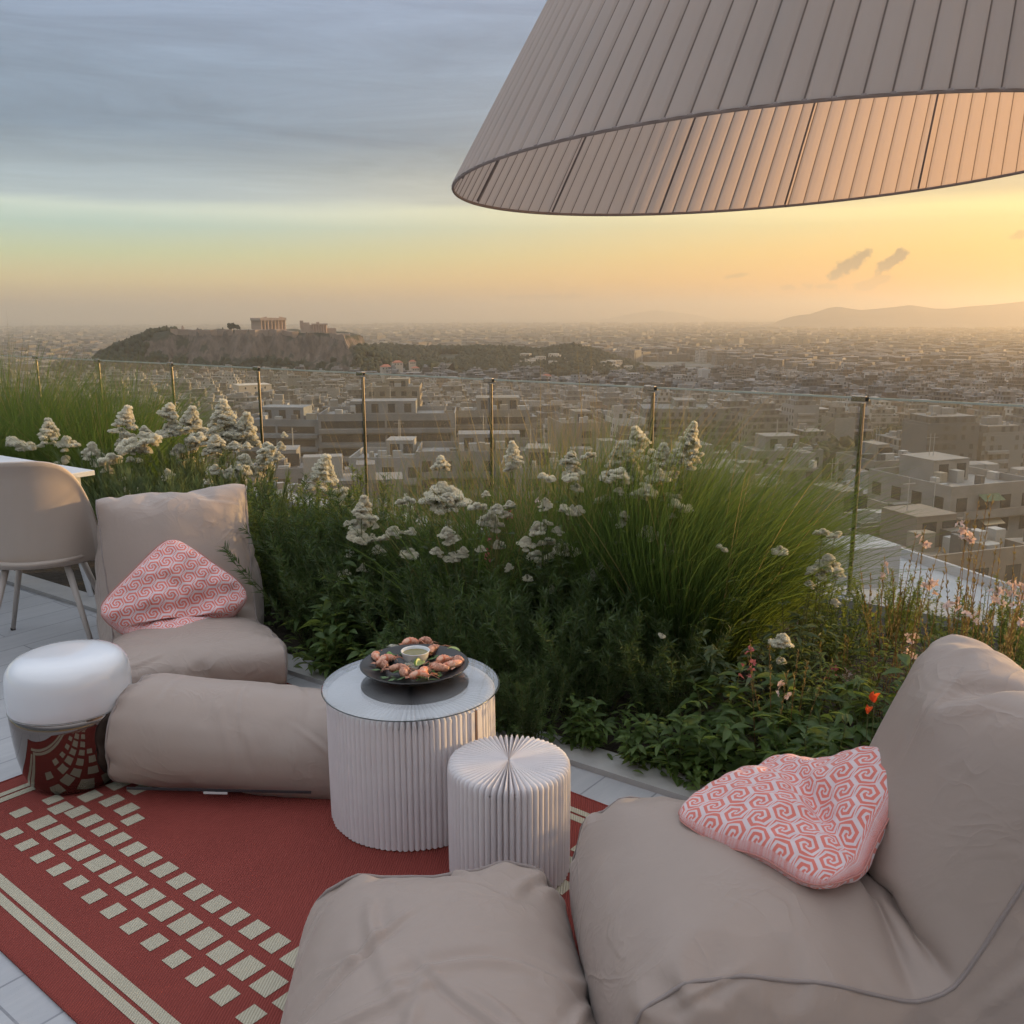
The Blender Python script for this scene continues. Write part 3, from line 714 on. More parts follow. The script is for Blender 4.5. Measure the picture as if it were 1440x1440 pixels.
b = MB(); b.lathe([(.1982, .2840), (.2003, .2850), (.2003, .2872), (.1982, .2876)], 72, cap=False); b.build('seam_ring', gloss('ring_grey', (.35, .34, .33), .25, 1.), dl, smooth=True)

# ------------------------------------------------------------------ platter of seafood
zt_ = .0085 + PTAB_H + .0115
pc = on_z(583, 938, zt_ + .02)
M_PLATE = simple('black_plate', (.012, .012, .013), .35, var=.1, scale=20)
plat = empty('platter', (pc.x, pc.y, zt_), 0, 'black round platter of grilled prawns on the glass topped pleated table', 'platter')
b = MB(); b.lathe([(0, .0015), (.085, .0015), (.095, .0), (.10, .002), (.140, .018), (.1635, .031), (.166, .033), (.1655, .035), (.160, .0335), (.135, .0205), (.098, .0075), (.0, .006)], 72, cap=False)
b.build('plate', M_PLATE, plat, smooth=True); plat.scale = (1.07, 1.07, 1.)
M_BOWL = gloss('white_porcelain', (.66, .68, .70), .15); M_SAUCE = simple('green_oil_dip', (.20, .17, .05), .2, var=.35, scale=90)
bp = on_z(584, 915, zt_ + .05)
bw = empty('dip_bowl', (bp.x, bp.y, zt_ + .0085), 0, 'small white porcelain bowl of green dip at the back of the platter', 'bowl')
b = MB(); b.lathe([(0, .001), (.030, .0), (.034, .004), (.043, .022), (.0475, .040), (.0485, .0425), (.047, .043), (.0445, .040), (.040, .024), (.0, .012)], 48, cap=False); b.build('porcelain', M_BOWL, bw, smooth=True)
b = MB(); b.lathe([(0, .0335), (.0425, .0335)], 48, cap=False); b.build('dip', M_SAUCE, bw)
def organic(name, c0, c1, rough=.45, scale=60, sss=0.):
    m, nt, b, o = new_mat(name); n = smooth_step(noise_tex(nt, scale, 6, .7, dist=.6), .35, .65)
    nt.links.new(mixc(nt, n, c0, c1), b.inputs['Base Color']); b.inputs['Roughness'].default_value = rough
    add_bump(nt, b, noise_tex(nt, scale * 1.5, 5, .7), .6, .003); return m
M_PRAWN = organic('grilled_prawn', (.62, .16, .07), (.78, .50, .36)); M_SHELL = organic('oyster_shell', (.12, .12, .08), (.45, .42, .34), .6)
M_CRAB = organic('charred_prawn', (.30, .10, .05), (.70, .38, .26)); M_LIMEF = organic('lime_flesh', (.45, .58, .16), (.62, .72, .32), .3, 120); M_LIMES = simple('lime_skin', (.12, .26, .03), .4)
M_HERB = simple('herb_leaf', (.05, .11, .02), .5)
def prawn(name, x, y, z, rz, L, label, mat, curl=1.7):
    r = empty(name, (x, y, z), rz, label, 'prawn', 'prawns on the platter'); r.scale = (1.0,) * 3
    n = 15; pts = []; rad = []
    for i in range(n):
        t = i / (n - 1); a = t * curl - curl / 2
        pts.append((L / curl * math.sin(a), L / curl * (math.cos(a) - 1) + .01, .012 + .004 * math.sin(t * 3.1)))
        rad.append((.0035 + .0105 * math.sin(math.pi * min(1, t * .85 + .12)) ** .8) * (1 + (.09 if i % 2 else -.05)))
    b = MB(); b.tube(pts, rad, 12); b.build('body', mat, r, smooth=True)
    b = MB(); e = Vector(pts[0])
    for k in (-.5, 0, .5): b.add([e, e + Vector((-.016, -.006 + .011 * k - .004, .004)), e + Vector((-.018, -.004 + .016 * k + .002, .002)), e + Vector((-.004, .004, .003))], [(0, 1, 2, 3)])
    b.build('tail', mat, r, fix=False)
    b = MB(); h = Vector(pts[-1])
    for k in range(5):
        a = random.uniform(-.8, .8); q = h + Vector((.02 * math.cos(a), .02 * math.sin(a) - .01, random.uniform(-.004, .012))); b.tube([h, (h + q) / 2 + Vector((0, 0, .006)), q + Vector((.014 * math.cos(a * 2), .016 * math.sin(a * 2), -.006))], [.0012, .001, .0005], 5)
    for k in range(6):
        p = Vector(pts[3 + k * 2 if 3 + k * 2 < n else n - 1]); b.tube([p, p + Vector((.002, -.012, -.002)), p + Vector((.001, -.018, -.009))], [.0014, .001, .0005], 5)
    b.build('legs_and_feelers', mat, r, smooth=True)
    return r
random.seed(4)
pz = zt_ + .009
PR = [((545, 930), 40, .07, M_PRAWN, 'pink prawn at the left of the platter beside the lime wedge'), ((562, 944), -15, .075, M_CRAB, 'pale curled prawn at the front left of the platter'), ((590, 953), 10, .065, M_PRAWN, 'orange prawn at the very front of the platter'),
      ((617, 940), 150, .08, M_CRAB, 'dark grilled prawn right of the dip bowl'), ((636, 936), 200, .07, M_PRAWN, 'orange prawn at the right edge of the platter'), ((612, 916), 60, .075, M_CRAB, 'pale prawn behind and to the right of the dip bowl'),
      ((532, 925), 95, .06, M_PRAWN, 'red prawn at the left rear of the platter'), ((578, 906), 20, .06, M_PRAWN, 'pink prawn behind the dip bowl')]
PR += [((600, 947), 75, .05, M_PRAWN, 'small prawn between the two at the front right of the platter'), ((572, 948), 100, .05, M_CRAB, 'small pale prawn between the two at the front left of the platter'), ((648, 930), 120, .05, M_CRAB, 'small dark prawn at the extreme right of the platter'),
       ((536, 938), -40, .05, M_CRAB, 'small dark prawn at the extreme left of the platter'), ((598, 905), -20, .05, M_CRAB, 'small pale prawn just behind the right rim of the dip bowl'), ((625, 931), 30, .05, M_PRAWN, 'small orange prawn between the right prawns')]
for (px, py), a, L, mt, lb in PR:
    p = on_z(px, py, pz + .012); prawn('prawn', p.x, p.y, pz + .004, R_(a), L, lb, mt)
def shell(px, py, r, rz, lb):
    p = on_z(px, py, pz + .01); b = MB(); vs = []; n, m_ = 28, 6
    for j in range(m_ + 1):
        for i in range(n):
            a = 2 * math.pi * i / n; t = j / m_
            rr = r * t * (1 + .10 * math.sin(a * 7 + t * 3) * t + .25 * math.cos(a))
            vs.append((rr * math.cos(a), rr * .75 * math.sin(a), r * .55 * (1 - t * t) + .004 * math.sin(a * 9) * t + .002))
    fs = [(j * n + i, j * n + (i + 1) % n, (j + 1) * n + (i + 1) % n, (j + 1) * n + i) for j in range(m_) for i in range(n)]
    b.add(vs, fs); o = b.build('oyster', M_SHELL, None, smooth=True); o.location = (p.x, p.y, pz + .002); o.rotation_euler = (R_(20), R_(-15), R_(rz))
    md = o.modifiers.new('thickness', 'SOLIDIFY'); md.thickness = .003
    tag(o, lb, 'oyster', 'oysters on the platter')
shell(575, 937, .032, 30, 'grey green oyster in front of the dip bowl'); shell(558, 913, .034, 140, 'grey oyster standing at the back left of the platter'); shell(630, 925, .022, 250, 'small oyster near the right lime wedge')
def lime(px, py, rz, tilt, lb, r=.027):
    p = on_z(px, py, pz + .012); root = empty('lime_wedge', (p.x, p.y, pz + .010), R_(rz), lb, 'lime wedge', 'lime wedges on the platter'); root.rotation_euler = (R_(tilt), R_(10), R_(rz))
    n = 14; w_ = R_(62)
    top = [(r * math.cos(math.pi * i / n), 0, r * .9 * math.sin(math.pi * i / n)) for i in range(n + 1)]
    sec = [(x, z * math.sin(w_) , z * math.cos(w_)) for x, y, z in top]
    b = MB(); b.add(top, [list(range(n + 1))]); b.add(sec, [list(range(n + 1))[::-1]]); b.build('flesh', M_LIMEF, root, fix=False)
    b = MB(); mid = []
    for k in range(6):
        a = w_ * k / 5; mid.append([(x * 1.02, z * 1.02 * math.sin(a), z * 1.02 * math.cos(a)) for x, y, z in top])
    b.add([p for q in mid for p in q], [(k * (n + 1) + i, k * (n + 1) + i + 1, (k + 1) * (n + 1) + i + 1, (k + 1) * (n + 1) + i) for k in range(5) for i in range(n)]); b.build('skin', M_LIMES, root, smooth=True)
lime(552, 924, 120, -20, 'lime wedge at the left of the platter'); lime(592, 934, 60, -25, 'lime wedge in front of the dip bowl'); lime(637, 918, -10, -35, 'lime wedge at the right rear edge of the platter')
b = MB()
for k in range(70):
    a = random.uniform(0, 6.28); rr = random.uniform(.05, .135); c = Vector((pc.x + rr * math.cos(a), pc.y + rr * math.sin(a), pz + random.uniform(.004, .02))); q = random.uniform(0, 6.28)
    d = Vector((math.cos(q), math.sin(q), random.uniform(-.2, .5))) * random.uniform(.010, .022); e = Vector((-d.y, d.x, .002)) * .45
    b.add([c - d, c + e, c + d, c - e], [(0, 1, 2, 3)])
tag(b.build('chopped_herbs', M_HERB, fix=False), 'chopped green herbs scattered over the prawns', 'herbs', kind='stuff')

# ------------------------------------------------------------------ huge pleated lampshade
C0 = Vector((.573, 2.14, CAMZ + .298)); nz = Vector((-.051, .016, .999)).normalized(); RL = .70; HL = .86; RT = .444; SK = .33
sh = empty('pleated_lampshade', C0, 0, 'huge pale pleated fabric lampshade hanging over the terrace', 'lampshade')
sh.rotation_mode = 'QUATERNION'; sh.rotation_quaternion = Vector((0, 0, 1)).rotation_difference(nz); sh.rotation_mode = 'XYZ'
def shade_mat():
    m, nt, b, o = new_mat('pleated_shade_fabric')
    tcn = nt.nodes.new('ShaderNodeTexCoord'); sp = nt.nodes.new('ShaderNodeSeparateXYZ'); nt.links.new(tcn.outputs['Object'], sp.inputs[0])
    th = N(nt, sp.outputs[1]).atan2(N(nt, sp.outputs[0]) - N(nt, sp.outputs[2]) * SK) / (2 * math.pi) * NPL
    ph = (th + .5).fract() - .5
    fold = smooth_step(ph.abs(), .018, .055)          # a narrow line along the fold of each pleat is coloured darker
    n = noise_tex(nt, 5, 5); c = mixc(nt, n, (.45, .43, .415), (.54, .515, .495))
    c = mixc(nt, fold, (.25, .215, .20), c)
    nt.links.new(c, b.inputs['Base Color']); b.inputs['Roughness'].default_value = .7; b.inputs['Specular IOR Level'].default_value = .2
    add_bump(nt, b, noise_tex(nt, 500, 1), .15, .002)
    tl = nt.nodes.new('ShaderNodeBsdfTranslucent'); t2 = mixc(nt, fold, (.22, .16, .12), (.70, .55, .46)); nt.links.new(t2, tl.inputs[0])
    mx = nt.nodes.new('ShaderNodeMixShader'); mx.inputs[0].default_value = .42
    nt.links.new(b.outputs[0], mx.inputs[1]); nt.links.new(tl.outputs[0], mx.inputs[2]); nt.links.new(mx.outputs[0], o.inputs[0]); return m
NPL = 106
M_SHADE = shade_mat()
K = 10; nth = NPL * K; th = np.arange(nth) / nth * 2 * math.pi; ph = (np.arange(nth) % K) / K; tri = 1 - np.abs(ph - .5) * 2
saw = np.where(np.arange(nth) % K == 0, -.0035, .0035 * tri ** .5)
V = []; nr = 14
for i in range(nr + 1):
    t = i / nr; r = RL + (RT - RL) * t + saw * (1 - t * .6); V.append(np.stack([r * np.cos(th) + SK * HL * t, r * np.sin(th), np.full(nth, HL * t)], 1))
V = np.concatenate(V); i = np.arange(nr)[:, None] * nth; k = np.arange(nth)[None, :]; k2 = (k + 1) % nth
np_mesh('shade_fabric', V, np.stack([i + k, i + k2, i + nth + k2, i + nth + k], -1).reshape(-1, 4), M_SHADE, sh)
M_HEM = simple('shade_hem', (.27, .22, .20), .8, var=.3, scale=30)
for k in range(NPL):                                     # the bound lower edge, a short hem under every pleat
    pass
b = MB()
b.tube([((RL - .001) * math.cos(a), (RL - .001) * math.sin(a), -.001) for a in np.linspace(0, 2 * math.pi, 200, endpoint=False)], .0036, 8, closed=True, flat=.8); b.build('hem', M_HEM, sh, smooth=True)
b = MB(); b.tube([(SK * HL + (RT + .002) * math.cos(a), (RT + .002) * math.sin(a), HL) for a in np.linspace(0, 2 * math.pi, 96, endpoint=False)], .006, 8, closed=True)
for q in range(3):
    a = q * 2.094; b.tube([(SK * HL, 0, HL + .03), (SK * HL + (RT) * math.cos(a), RT * math.sin(a), HL)], .004, 8)
b.tube([(SK * HL, 0, HL + .03), (SK * HL, 0, HL - .12)], .02, 12); b.build('top_ring', M_STEEL, sh, auto=40)
for q in range(12):                                      # frame struts standing against the inside of the cloth
    a = R_(12 + q * 30); b = MB(); ca, sa = math.cos(a), math.sin(a)
    b.tube([((RL - .012) * ca, (RL - .012) * sa, .002), (SK * HL + (RT - .008) * ca, (RT - .008) * sa, HL)], .0028, 6); b.build('strut', simple('strut_grey', (.22, .19, .18), .5) if q == 0 else bpy.data.materials['strut_grey'], sh, smooth=True)
top = C0 + nz * (HL + .03) + Vector((SK * HL, 0, 0))
st_ = empty('lamp_stand', (1.75, .95, 0), 0, 'tall steel arc stand that carries the huge lampshade', 'lamp stand')
rel = top - Vector((1.75, .95, 0)); b = MB()
b.tube([(0, 0, .05), (0, 0, 2.3), (-.05, .05, 2.7), (-.25, .25, 3.0), (rel.x * .6, rel.y * .6, 3.1), (rel.x * .95, rel.y * .95, 3.0), (rel.x, rel.y, rel.z)], .016, 12); b.build('arc', M_STEEL, st_, smooth=True)
b = MB(); b.lathe([(.0, 0.001), (.22, .001), (.23, .01), (.23, .04), (.21, .055), (.0, .055)], 48, cap=False); b.build('base', M_STEEL, st_, auto=40)

# ------------------------------------------------------------------ dining chair and table at the left edge
M_SHELLP = simple('chair_plastic', (.42, .36, .315), .5, var=.03); M_LEG = simple('chair_leg_metal', (.42, .38, .35), .4, 0., var=.05)
def dining_chair(x, y, rz, label):
    r = empty('dining_chair', (x, y, 0), rz, label, 'dining chair', 'dining chairs at the terrace table')
    # local: faces +y, back at -y
    na, nz_ = 40, 22; vs = []
    for j in range(nz_ + 1):
        t = j / nz_
        for i in range(na + 1):
            u = i / na * 2 - 1
            hw = .285 * (1 - .10 * t)
            top = .52 * (1 - abs(u) ** 2.6) ** .5
            z = .43 + t * (.52 * max(0., 1 - abs(u) ** 3.2) ** .55)
            a = u * 1.18
            rr = .275
            px_ = rr * math.sin(a) * (1 + .06 * t); py_ = -rr * math.cos(a) * .82 - .06 * t + .03
            fl = .028 * max(0, (abs(u) - .78) / .22) ** 1.5 + .02 * max(0, (t - .85) / .15) ** 1.5
            vs.append((px_ * (1 + fl * 2.2), py_ - fl * (1 - abs(u)) , z))
    fs = [(j * (na + 1) + i, j * (na + 1) + i + 1, (j + 1) * (na + 1) + i + 1, (j + 1) * (na + 1) + i) for j in range(nz_) for i in range(na)]
    o = mesh_ob('back_shell', vs, fs, M_SHELLP, r, smooth=True); md = o.modifiers.new('thickness', 'SOLIDIFY'); md.thickness = .012; md.offset = 0
    b = MB(); b.lathe([(0, .445), (.19, .44), (.235, .445), (.25, .46), (.245, .472), (.20, .466), (.0, .46)], 40, cap=False); o = b.build('seat', M_SHELLP, r, smooth=True)
    for sx in (-1, 1):
        for sy in (-1, 1):
            b = MB(); b.tube([(sx * .13, sy * .13, .44), (sx * .24, sy * .25, .004)], [.017, .011], 12); b.build('leg', M_LEG, r, smooth=True)
            b = MB(); b.lathe([(.0, .0005), (.012, .0005), (.013, .012), (.0, .013)], 12, c=(sx * .24, sy * .25, 0), cap=False); b.build('foot_cap', M_BLACK, r)
    return r
dining_chair(-2.30, 4.42, R_(14), 'taupe moulded shell chair with splayed legs at the corner of the white slatted table')
M_WTAB = simple('white_lacquer_planks', (.58, .60, .64), .35, var=.05, scale=3)
tcn = Vector((-2.33, 5.14, 0)); ta = math.atan2(-.82, -.57); 
dt = empty('dining_table', tcn, math.atan2(.57, -.82), 'white slatted dining table at the left edge beside the shell chair', 'dining table')
# local x runs away along the far edge, local y towards the viewer's side
L_, W_ = 1.8, .92
for k in range(6):
    w0 = k * W_ / 6 + .002; b = MB(); b.box(0.0, L_, w0, w0 + W_ / 6 - .005, .722, .75); b.build('plank', M_WTAB, dt, bevel=.002)
b = MB(); b.box(.05, L_ - .05, .06, .085, .66, .72); b.box(.05, L_ - .05, W_ - .085, W_ - .06, .66, .72); b.box(.05, .075, .0855, W_ - .0855, .66, .72); b.build('apron', M_WTAB, dt, bevel=.002)
for x0, y0, dx_, dy2 in ((.18, .12, -.12, -.06), (.18, W_ - .12, -.12, .06), (L_ - .18, .12, .12, -.06), (L_ - .18, W_ - .12, .12, .06)):
    b = MB(); b.tube([(x0, y0, .70), (x0 + dx_, y0 + dy2, .004)], [.032, .022], 10, flat=.6); b.build('leg', M_WTAB, dt, auto=40)
# ------------------------------------------------------------------ planting
def leaf_mat(name, c0, c1, trans=.45, tcol=None, rough=.5, scale=3.):
    m, nt, b, o = new_mat(name)
    oi = nt.nodes.new('ShaderNodeObjectInfo'); n = noise_tex(nt, scale, 4, .7, coord='Object')
    f = (n * 1.1 + N(nt, oi.outputs['Random']) * .35 - .2).max(0.).min(1.)
    c = mixc(nt, f, c0, c1); nt.links.new(c, b.inputs['Base Color']); b.inputs['Roughness'].default_value = rough; b.inputs['Specular IOR Level'].default_value = .35
    tl = nt.nodes.new('ShaderNodeBsdfTranslucent')
    tc0 = tcol or tuple(min(1, x * k) for x, k in zip(c1, (1.7, 1.6, .8)))
    nt.links.new(mixc(nt, f, tuple(x * .6 for x in tc0), tc0), tl.inputs[0])
    mx = nt.nodes.new('ShaderNodeMixShader'); mx.inputs[0].default_value = trans
    nt.links.new(b.outputs[0], mx.inputs[1]); nt.links.new(tl.outputs[0], mx.inputs[2]); nt.links.new(mx.outputs[0], o.inputs[0])
    return m
M_GRASS = leaf_mat('fountain_grass_blades', (.034, .074, .020), (.085, .14, .04), .45, (.22, .31, .06))
M_GRASS_DRY = leaf_mat('dry_grass', (.12, .11, .045), (.24, .20, .09), .4, (.5, .38, .15))
M_DARKG = leaf_mat('dark_needle_leaves', (.035, .062, .024), (.085, .13, .045), .4, (.12, .18, .04))
M_MIDG = leaf_mat('soft_green_leaves', (.06, .10, .03), (.13, .19, .055), .5, (.34, .40, .08))
M_GREYG = leaf_mat('grey_green_leaves', (.07, .105, .055), (.14, .18, .09), .4, (.24, .30, .10))
M_BROAD = leaf_mat('broad_leaves', (.045, .09, .03), (.11, .17, .05), .45, (.30, .38, .07), .45)
M_STEM = leaf_mat('plant_stem', (.07, .10, .04), (.15, .16, .07), .2)
M_STEMR = leaf_mat('reddish_stem', (.13, .08, .04), (.25, .15, .07), .3, (.5, .3, .12))
M_WHITEF = leaf_mat('white_florets', (.80, .78, .68), (.90, .88, .78), .5, (.97, .92, .74), .7, 30)
M_PINKF = leaf_mat('blush_petals', (.76, .60, .57), (.85, .78, .74), .5, (.90, .62, .48), .6, 20)
M_ROSE = leaf_mat('rose_buds', (.45, .10, .12), (.62, .22, .22), .35, (.7, .25, .2), .6, 20)
M_RED = leaf_mat('poppy_red', (.65, .06, .02), (.80, .12, .04), .5, (.95, .18, .05), .6, 20)

def ribbons(P, D, L, W, curve, side_w, rng, seg=6, wind=None, droop=1.0):
    """tapered, arching ribbons. P base (n,3); D initial unit direction; L length; W width; curve = downward bend"""
    n = len(P); t = np.linspace(0, 1, seg + 1)
    pos = P.copy(); d = D.copy(); pts = [pos.copy()]
    for i in range(seg):
        d = d + np.stack([np.zeros(n), np.zeros(n), -curve * (t[i] + .3) ** 1.2 / seg * 2.2 * droop], 1)
        if wind is not None: d = d + np.asarray(wind)[None, :] * (t[i] ** 1.1) / seg * 2
        d /= np.linalg.norm(d, axis=1)[:, None]
        pos = pos + d * (L / seg)[:, None]; pts.append(pos.copy())
    pts = np.stack(pts, 1)                                        # n, seg+1, 3
    side = np.cross(D, side_w); side /= np.linalg.norm(side, axis=1)[:, None] + 1e-9
    prof = (np.sin(np.pi * np.clip(t * .8 + .2, 0, 1)) ** .8); prof[-1] = .04
    w = W[:, None] * prof[None, :]
    A = pts + side[:, None, :] * w[..., None] / 2; B = pts - side[:, None, :] * w[..., None] / 2
    V = np.stack([A, B], 2).reshape(-1, 3)
    k = (seg + 1) * 2
    base = (np.arange(n) * k)[:, None] + (np.arange(seg) * 2)[None, :]
    F = np.stack([base, base + 1, base + 3, base + 2], -1).reshape(-1, 4)
    return V, F
def cat(parts):
    V = []; F = []; o = 0
    for v, f in parts: V.append(v); F.append(f + o); o += len(v)
    return np.concatenate(V), np.concatenate(F)
def dirs(n, rng, lean0, lean1, az=None, spread=math.pi):
    a = rng.uniform(-spread, spread, n) + (az or 0); l = rng.uniform(lean0, lean1, n)
    return np.stack([np.cos(a) * np.sin(l), np.sin(a) * np.sin(l), np.cos(l)], 1)
def tussock(n, R, L, rng, wind=(.25, 0, 0), lean=.55, width=.0042, curve=.55):
    r = R * np.sqrt(rng.rand(n)); a = rng.uniform(0, 2 * np.pi, n)
    P = np.stack([r * np.cos(a), r * np.sin(a), np.zeros(n)], 1)
    l = (r / R) * lean + rng.uniform(-.08, .18, n)
    a2 = a + rng.uniform(-.6, .6, n)
    D = np.stack([np.cos(a2) * np.sin(l), np.sin(a2) * np.sin(l), np.cos(l)], 1)
    Ls = L * (.32 + .84 * rng.rand(n) ** .8); D = D + rng.normal(size=D.shape) * .07; D /= np.linalg.norm(D, axis=1)[:, None]
    return ribbons(P, D, Ls, width * rng.uniform(.6, 1.2, n), curve * rng.uniform(.4, 1.5, n), rng.normal(size=(n, 3)), rng, 7, wind)
def needle_shrub(rng, h, R, stems, leaves, ll=.035, lw=.003, up=.5, bushy=.7):
    """woody stems set with fine leaves all along"""
    a = rng.uniform(0, 2 * np.pi, stems); r = R * .35 * np.sqrt(rng.rand(stems))
    P = np.stack([r * np.cos(a), r * np.sin(a), np.zeros(stems)], 1)
    l = rng.uniform(.0, 1., stems) ** .8 * bushy * (R / h) * 1.3
    D = np.stack([np.cos(a) * np.sin(l), np.sin(a) * np.sin(l), np.cos(l)], 1)
    Ls = h * rng.uniform(.6, 1.06, stems) / np.maximum(np.cos(l), .45) * .92
    seg = 5; pos = P.copy(); d = D.copy(); pts = [pos.copy()]
    for i in range(seg):
        d = d + rng.normal(size=d.shape) * .10 + np.array([0, 0, .06]); d /= np.linalg.norm(d, axis=1)[:, None]; pos = pos + d * (Ls / seg)[:, None]; pts.append(pos.copy())
    pts = np.stack(pts, 1)
    t = rng.uniform(.12, 1., (stems, leaves)) ** .75 * seg; i0 = np.minimum(t.astype(int), seg - 1); fr = (t - i0)[..., None]
    idx = np.arange(stems)[:, None]
    Q = pts[idx, i0] * (1 - fr) + pts[idx, i0 + 1] * fr
    axis = pts[idx, i0 + 1] - pts[idx, i0]; axis /= np.linalg.norm(axis, axis=2)[..., None]
    o = rng.normal(size=Q.shape); o -= (o * axis).sum(2)[..., None] * axis; o /= np.linalg.norm(o, axis=2)[..., None]
    ld = axis * up + o * (1 - up); ld /= np.linalg.norm(ld, axis=2)[..., None]
    n = stems * leaves
    LV = ribbons(Q.reshape(-1, 3), ld.reshape(-1, 3), ll * rng.uniform(.6, 1.3, n), lw * rng.uniform(.8, 1.3, n), .25 * np.ones(n), rng.normal(size=(n, 3)), rng, 2)
    SV = ribbons(P, D, Ls, .004 * np.ones(stems), np.zeros(stems), rng.normal(size=(stems, 3)), rng, 5)
    return LV, pts
def stems_mesh(pts, r=.0022):
    """thin crossed strips along stem polylines pts (n, k, 3)"""
    n, k, _ = pts.shape; out = []
    for ax in (np.array([1., 0, 0]), np.array([0, 1., .1])):
        w = np.linspace(1.2, .5, k)[None, :, None] * r
        A = pts + ax * w; B = pts - ax * w; V = np.stack([A, B], 2).reshape(-1, 3)
        base = (np.arange(n) * k * 2)[:, None] + (np.arange(k - 1) * 2)[None, :]
        out.append((V, np.stack([base, base + 1, base + 3, base + 2], -1).reshape(-1, 4)))
    return cat(out)
def leaf_at(rng, P, D, L, W, fold=.25, curve=.4):
    """broad pointed leaves: 4 ribs of quads, folded on the midrib"""
    n = len(P); seg = 4; t = np.linspace(0, 1, seg + 1); prof = np.array([.12, .8, 1., .62, .02])
    up = np.array([0, 0, 1.]); S = np.cross(D, up + rng.normal(size=(n, 3)) * .35); S /= np.linalg.norm(S, axis=1)[:, None]; U = np.cross(S, D)
    mid = P[:, None, :] + D[:, None, :] * (L[:, None] * t)[..., None] - np.array([0, 0, 1.]) * (L[:, None] * curve * t ** 2)[..., None]
    w = (W[:, None] * prof)[..., None]
    A = mid + S[:, None, :] * w / 2 + U[:, None, :] * w * fold; B = mid - S[:, None, :] * w / 2 + U[:, None, :] * w * fold
    V = np.stack([A, mid, B], 2).reshape(-1, 3); k = (seg + 1) * 3
    base = (np.arange(n) * k)[:, None] + (np.arange(seg) * 3)[None, :]
    F = np.concatenate([np.stack([base, base + 1, base + 4, base + 3], -1).reshape(-1, 4), np.stack([base + 1, base + 2, base + 5, base + 4], -1).reshape(-1, 4)])
    return V, F
def leafy_plant(rng, h, R, stems, leaves, L, W):
    a = rng.uniform(0, 2 * np.pi, stems); l = rng.uniform(.05, 1.1, stems) * R / h
    D = np.stack([np.cos(a) * np.sin(l), np.sin(a) * np.sin(l), np.cos(l)], 1); P = np.stack([np.cos(a), np.sin(a), 0 * a], 1) * R * .2 * rng.rand(stems)[:, None]
    k = 5; pts = P[:, None, :] + D[:, None, :] * (h * rng.uniform(.5, 1.05, stems)[:, None] * np.linspace(0, 1, k + 1))[..., None] + np.cumsum(rng.normal(size=(stems, k + 1, 3)) * .01, 1)
    t = rng.uniform(.15, 1., (stems, leaves)) * k; i0 = np.minimum(t.astype(int), k - 1); fr = (t - i0)[..., None]; idx = np.arange(stems)[:, None]
    Q = (pts[idx, i0] * (1 - fr) + pts[idx, i0 + 1] * fr).reshape(-1, 3); n = len(Q)
    b = rng.uniform(0, 2 * np.pi, n); e = rng.uniform(-.1, .8, n)
    LD = np.stack([np.cos(b) * np.cos(e), np.sin(b) * np.cos(e), np.sin(e)], 1)
    return leaf_at(rng, Q, LD, L * rng.uniform(.5, 1.2, n), W * rng.uniform(.6, 1.2, n)), pts

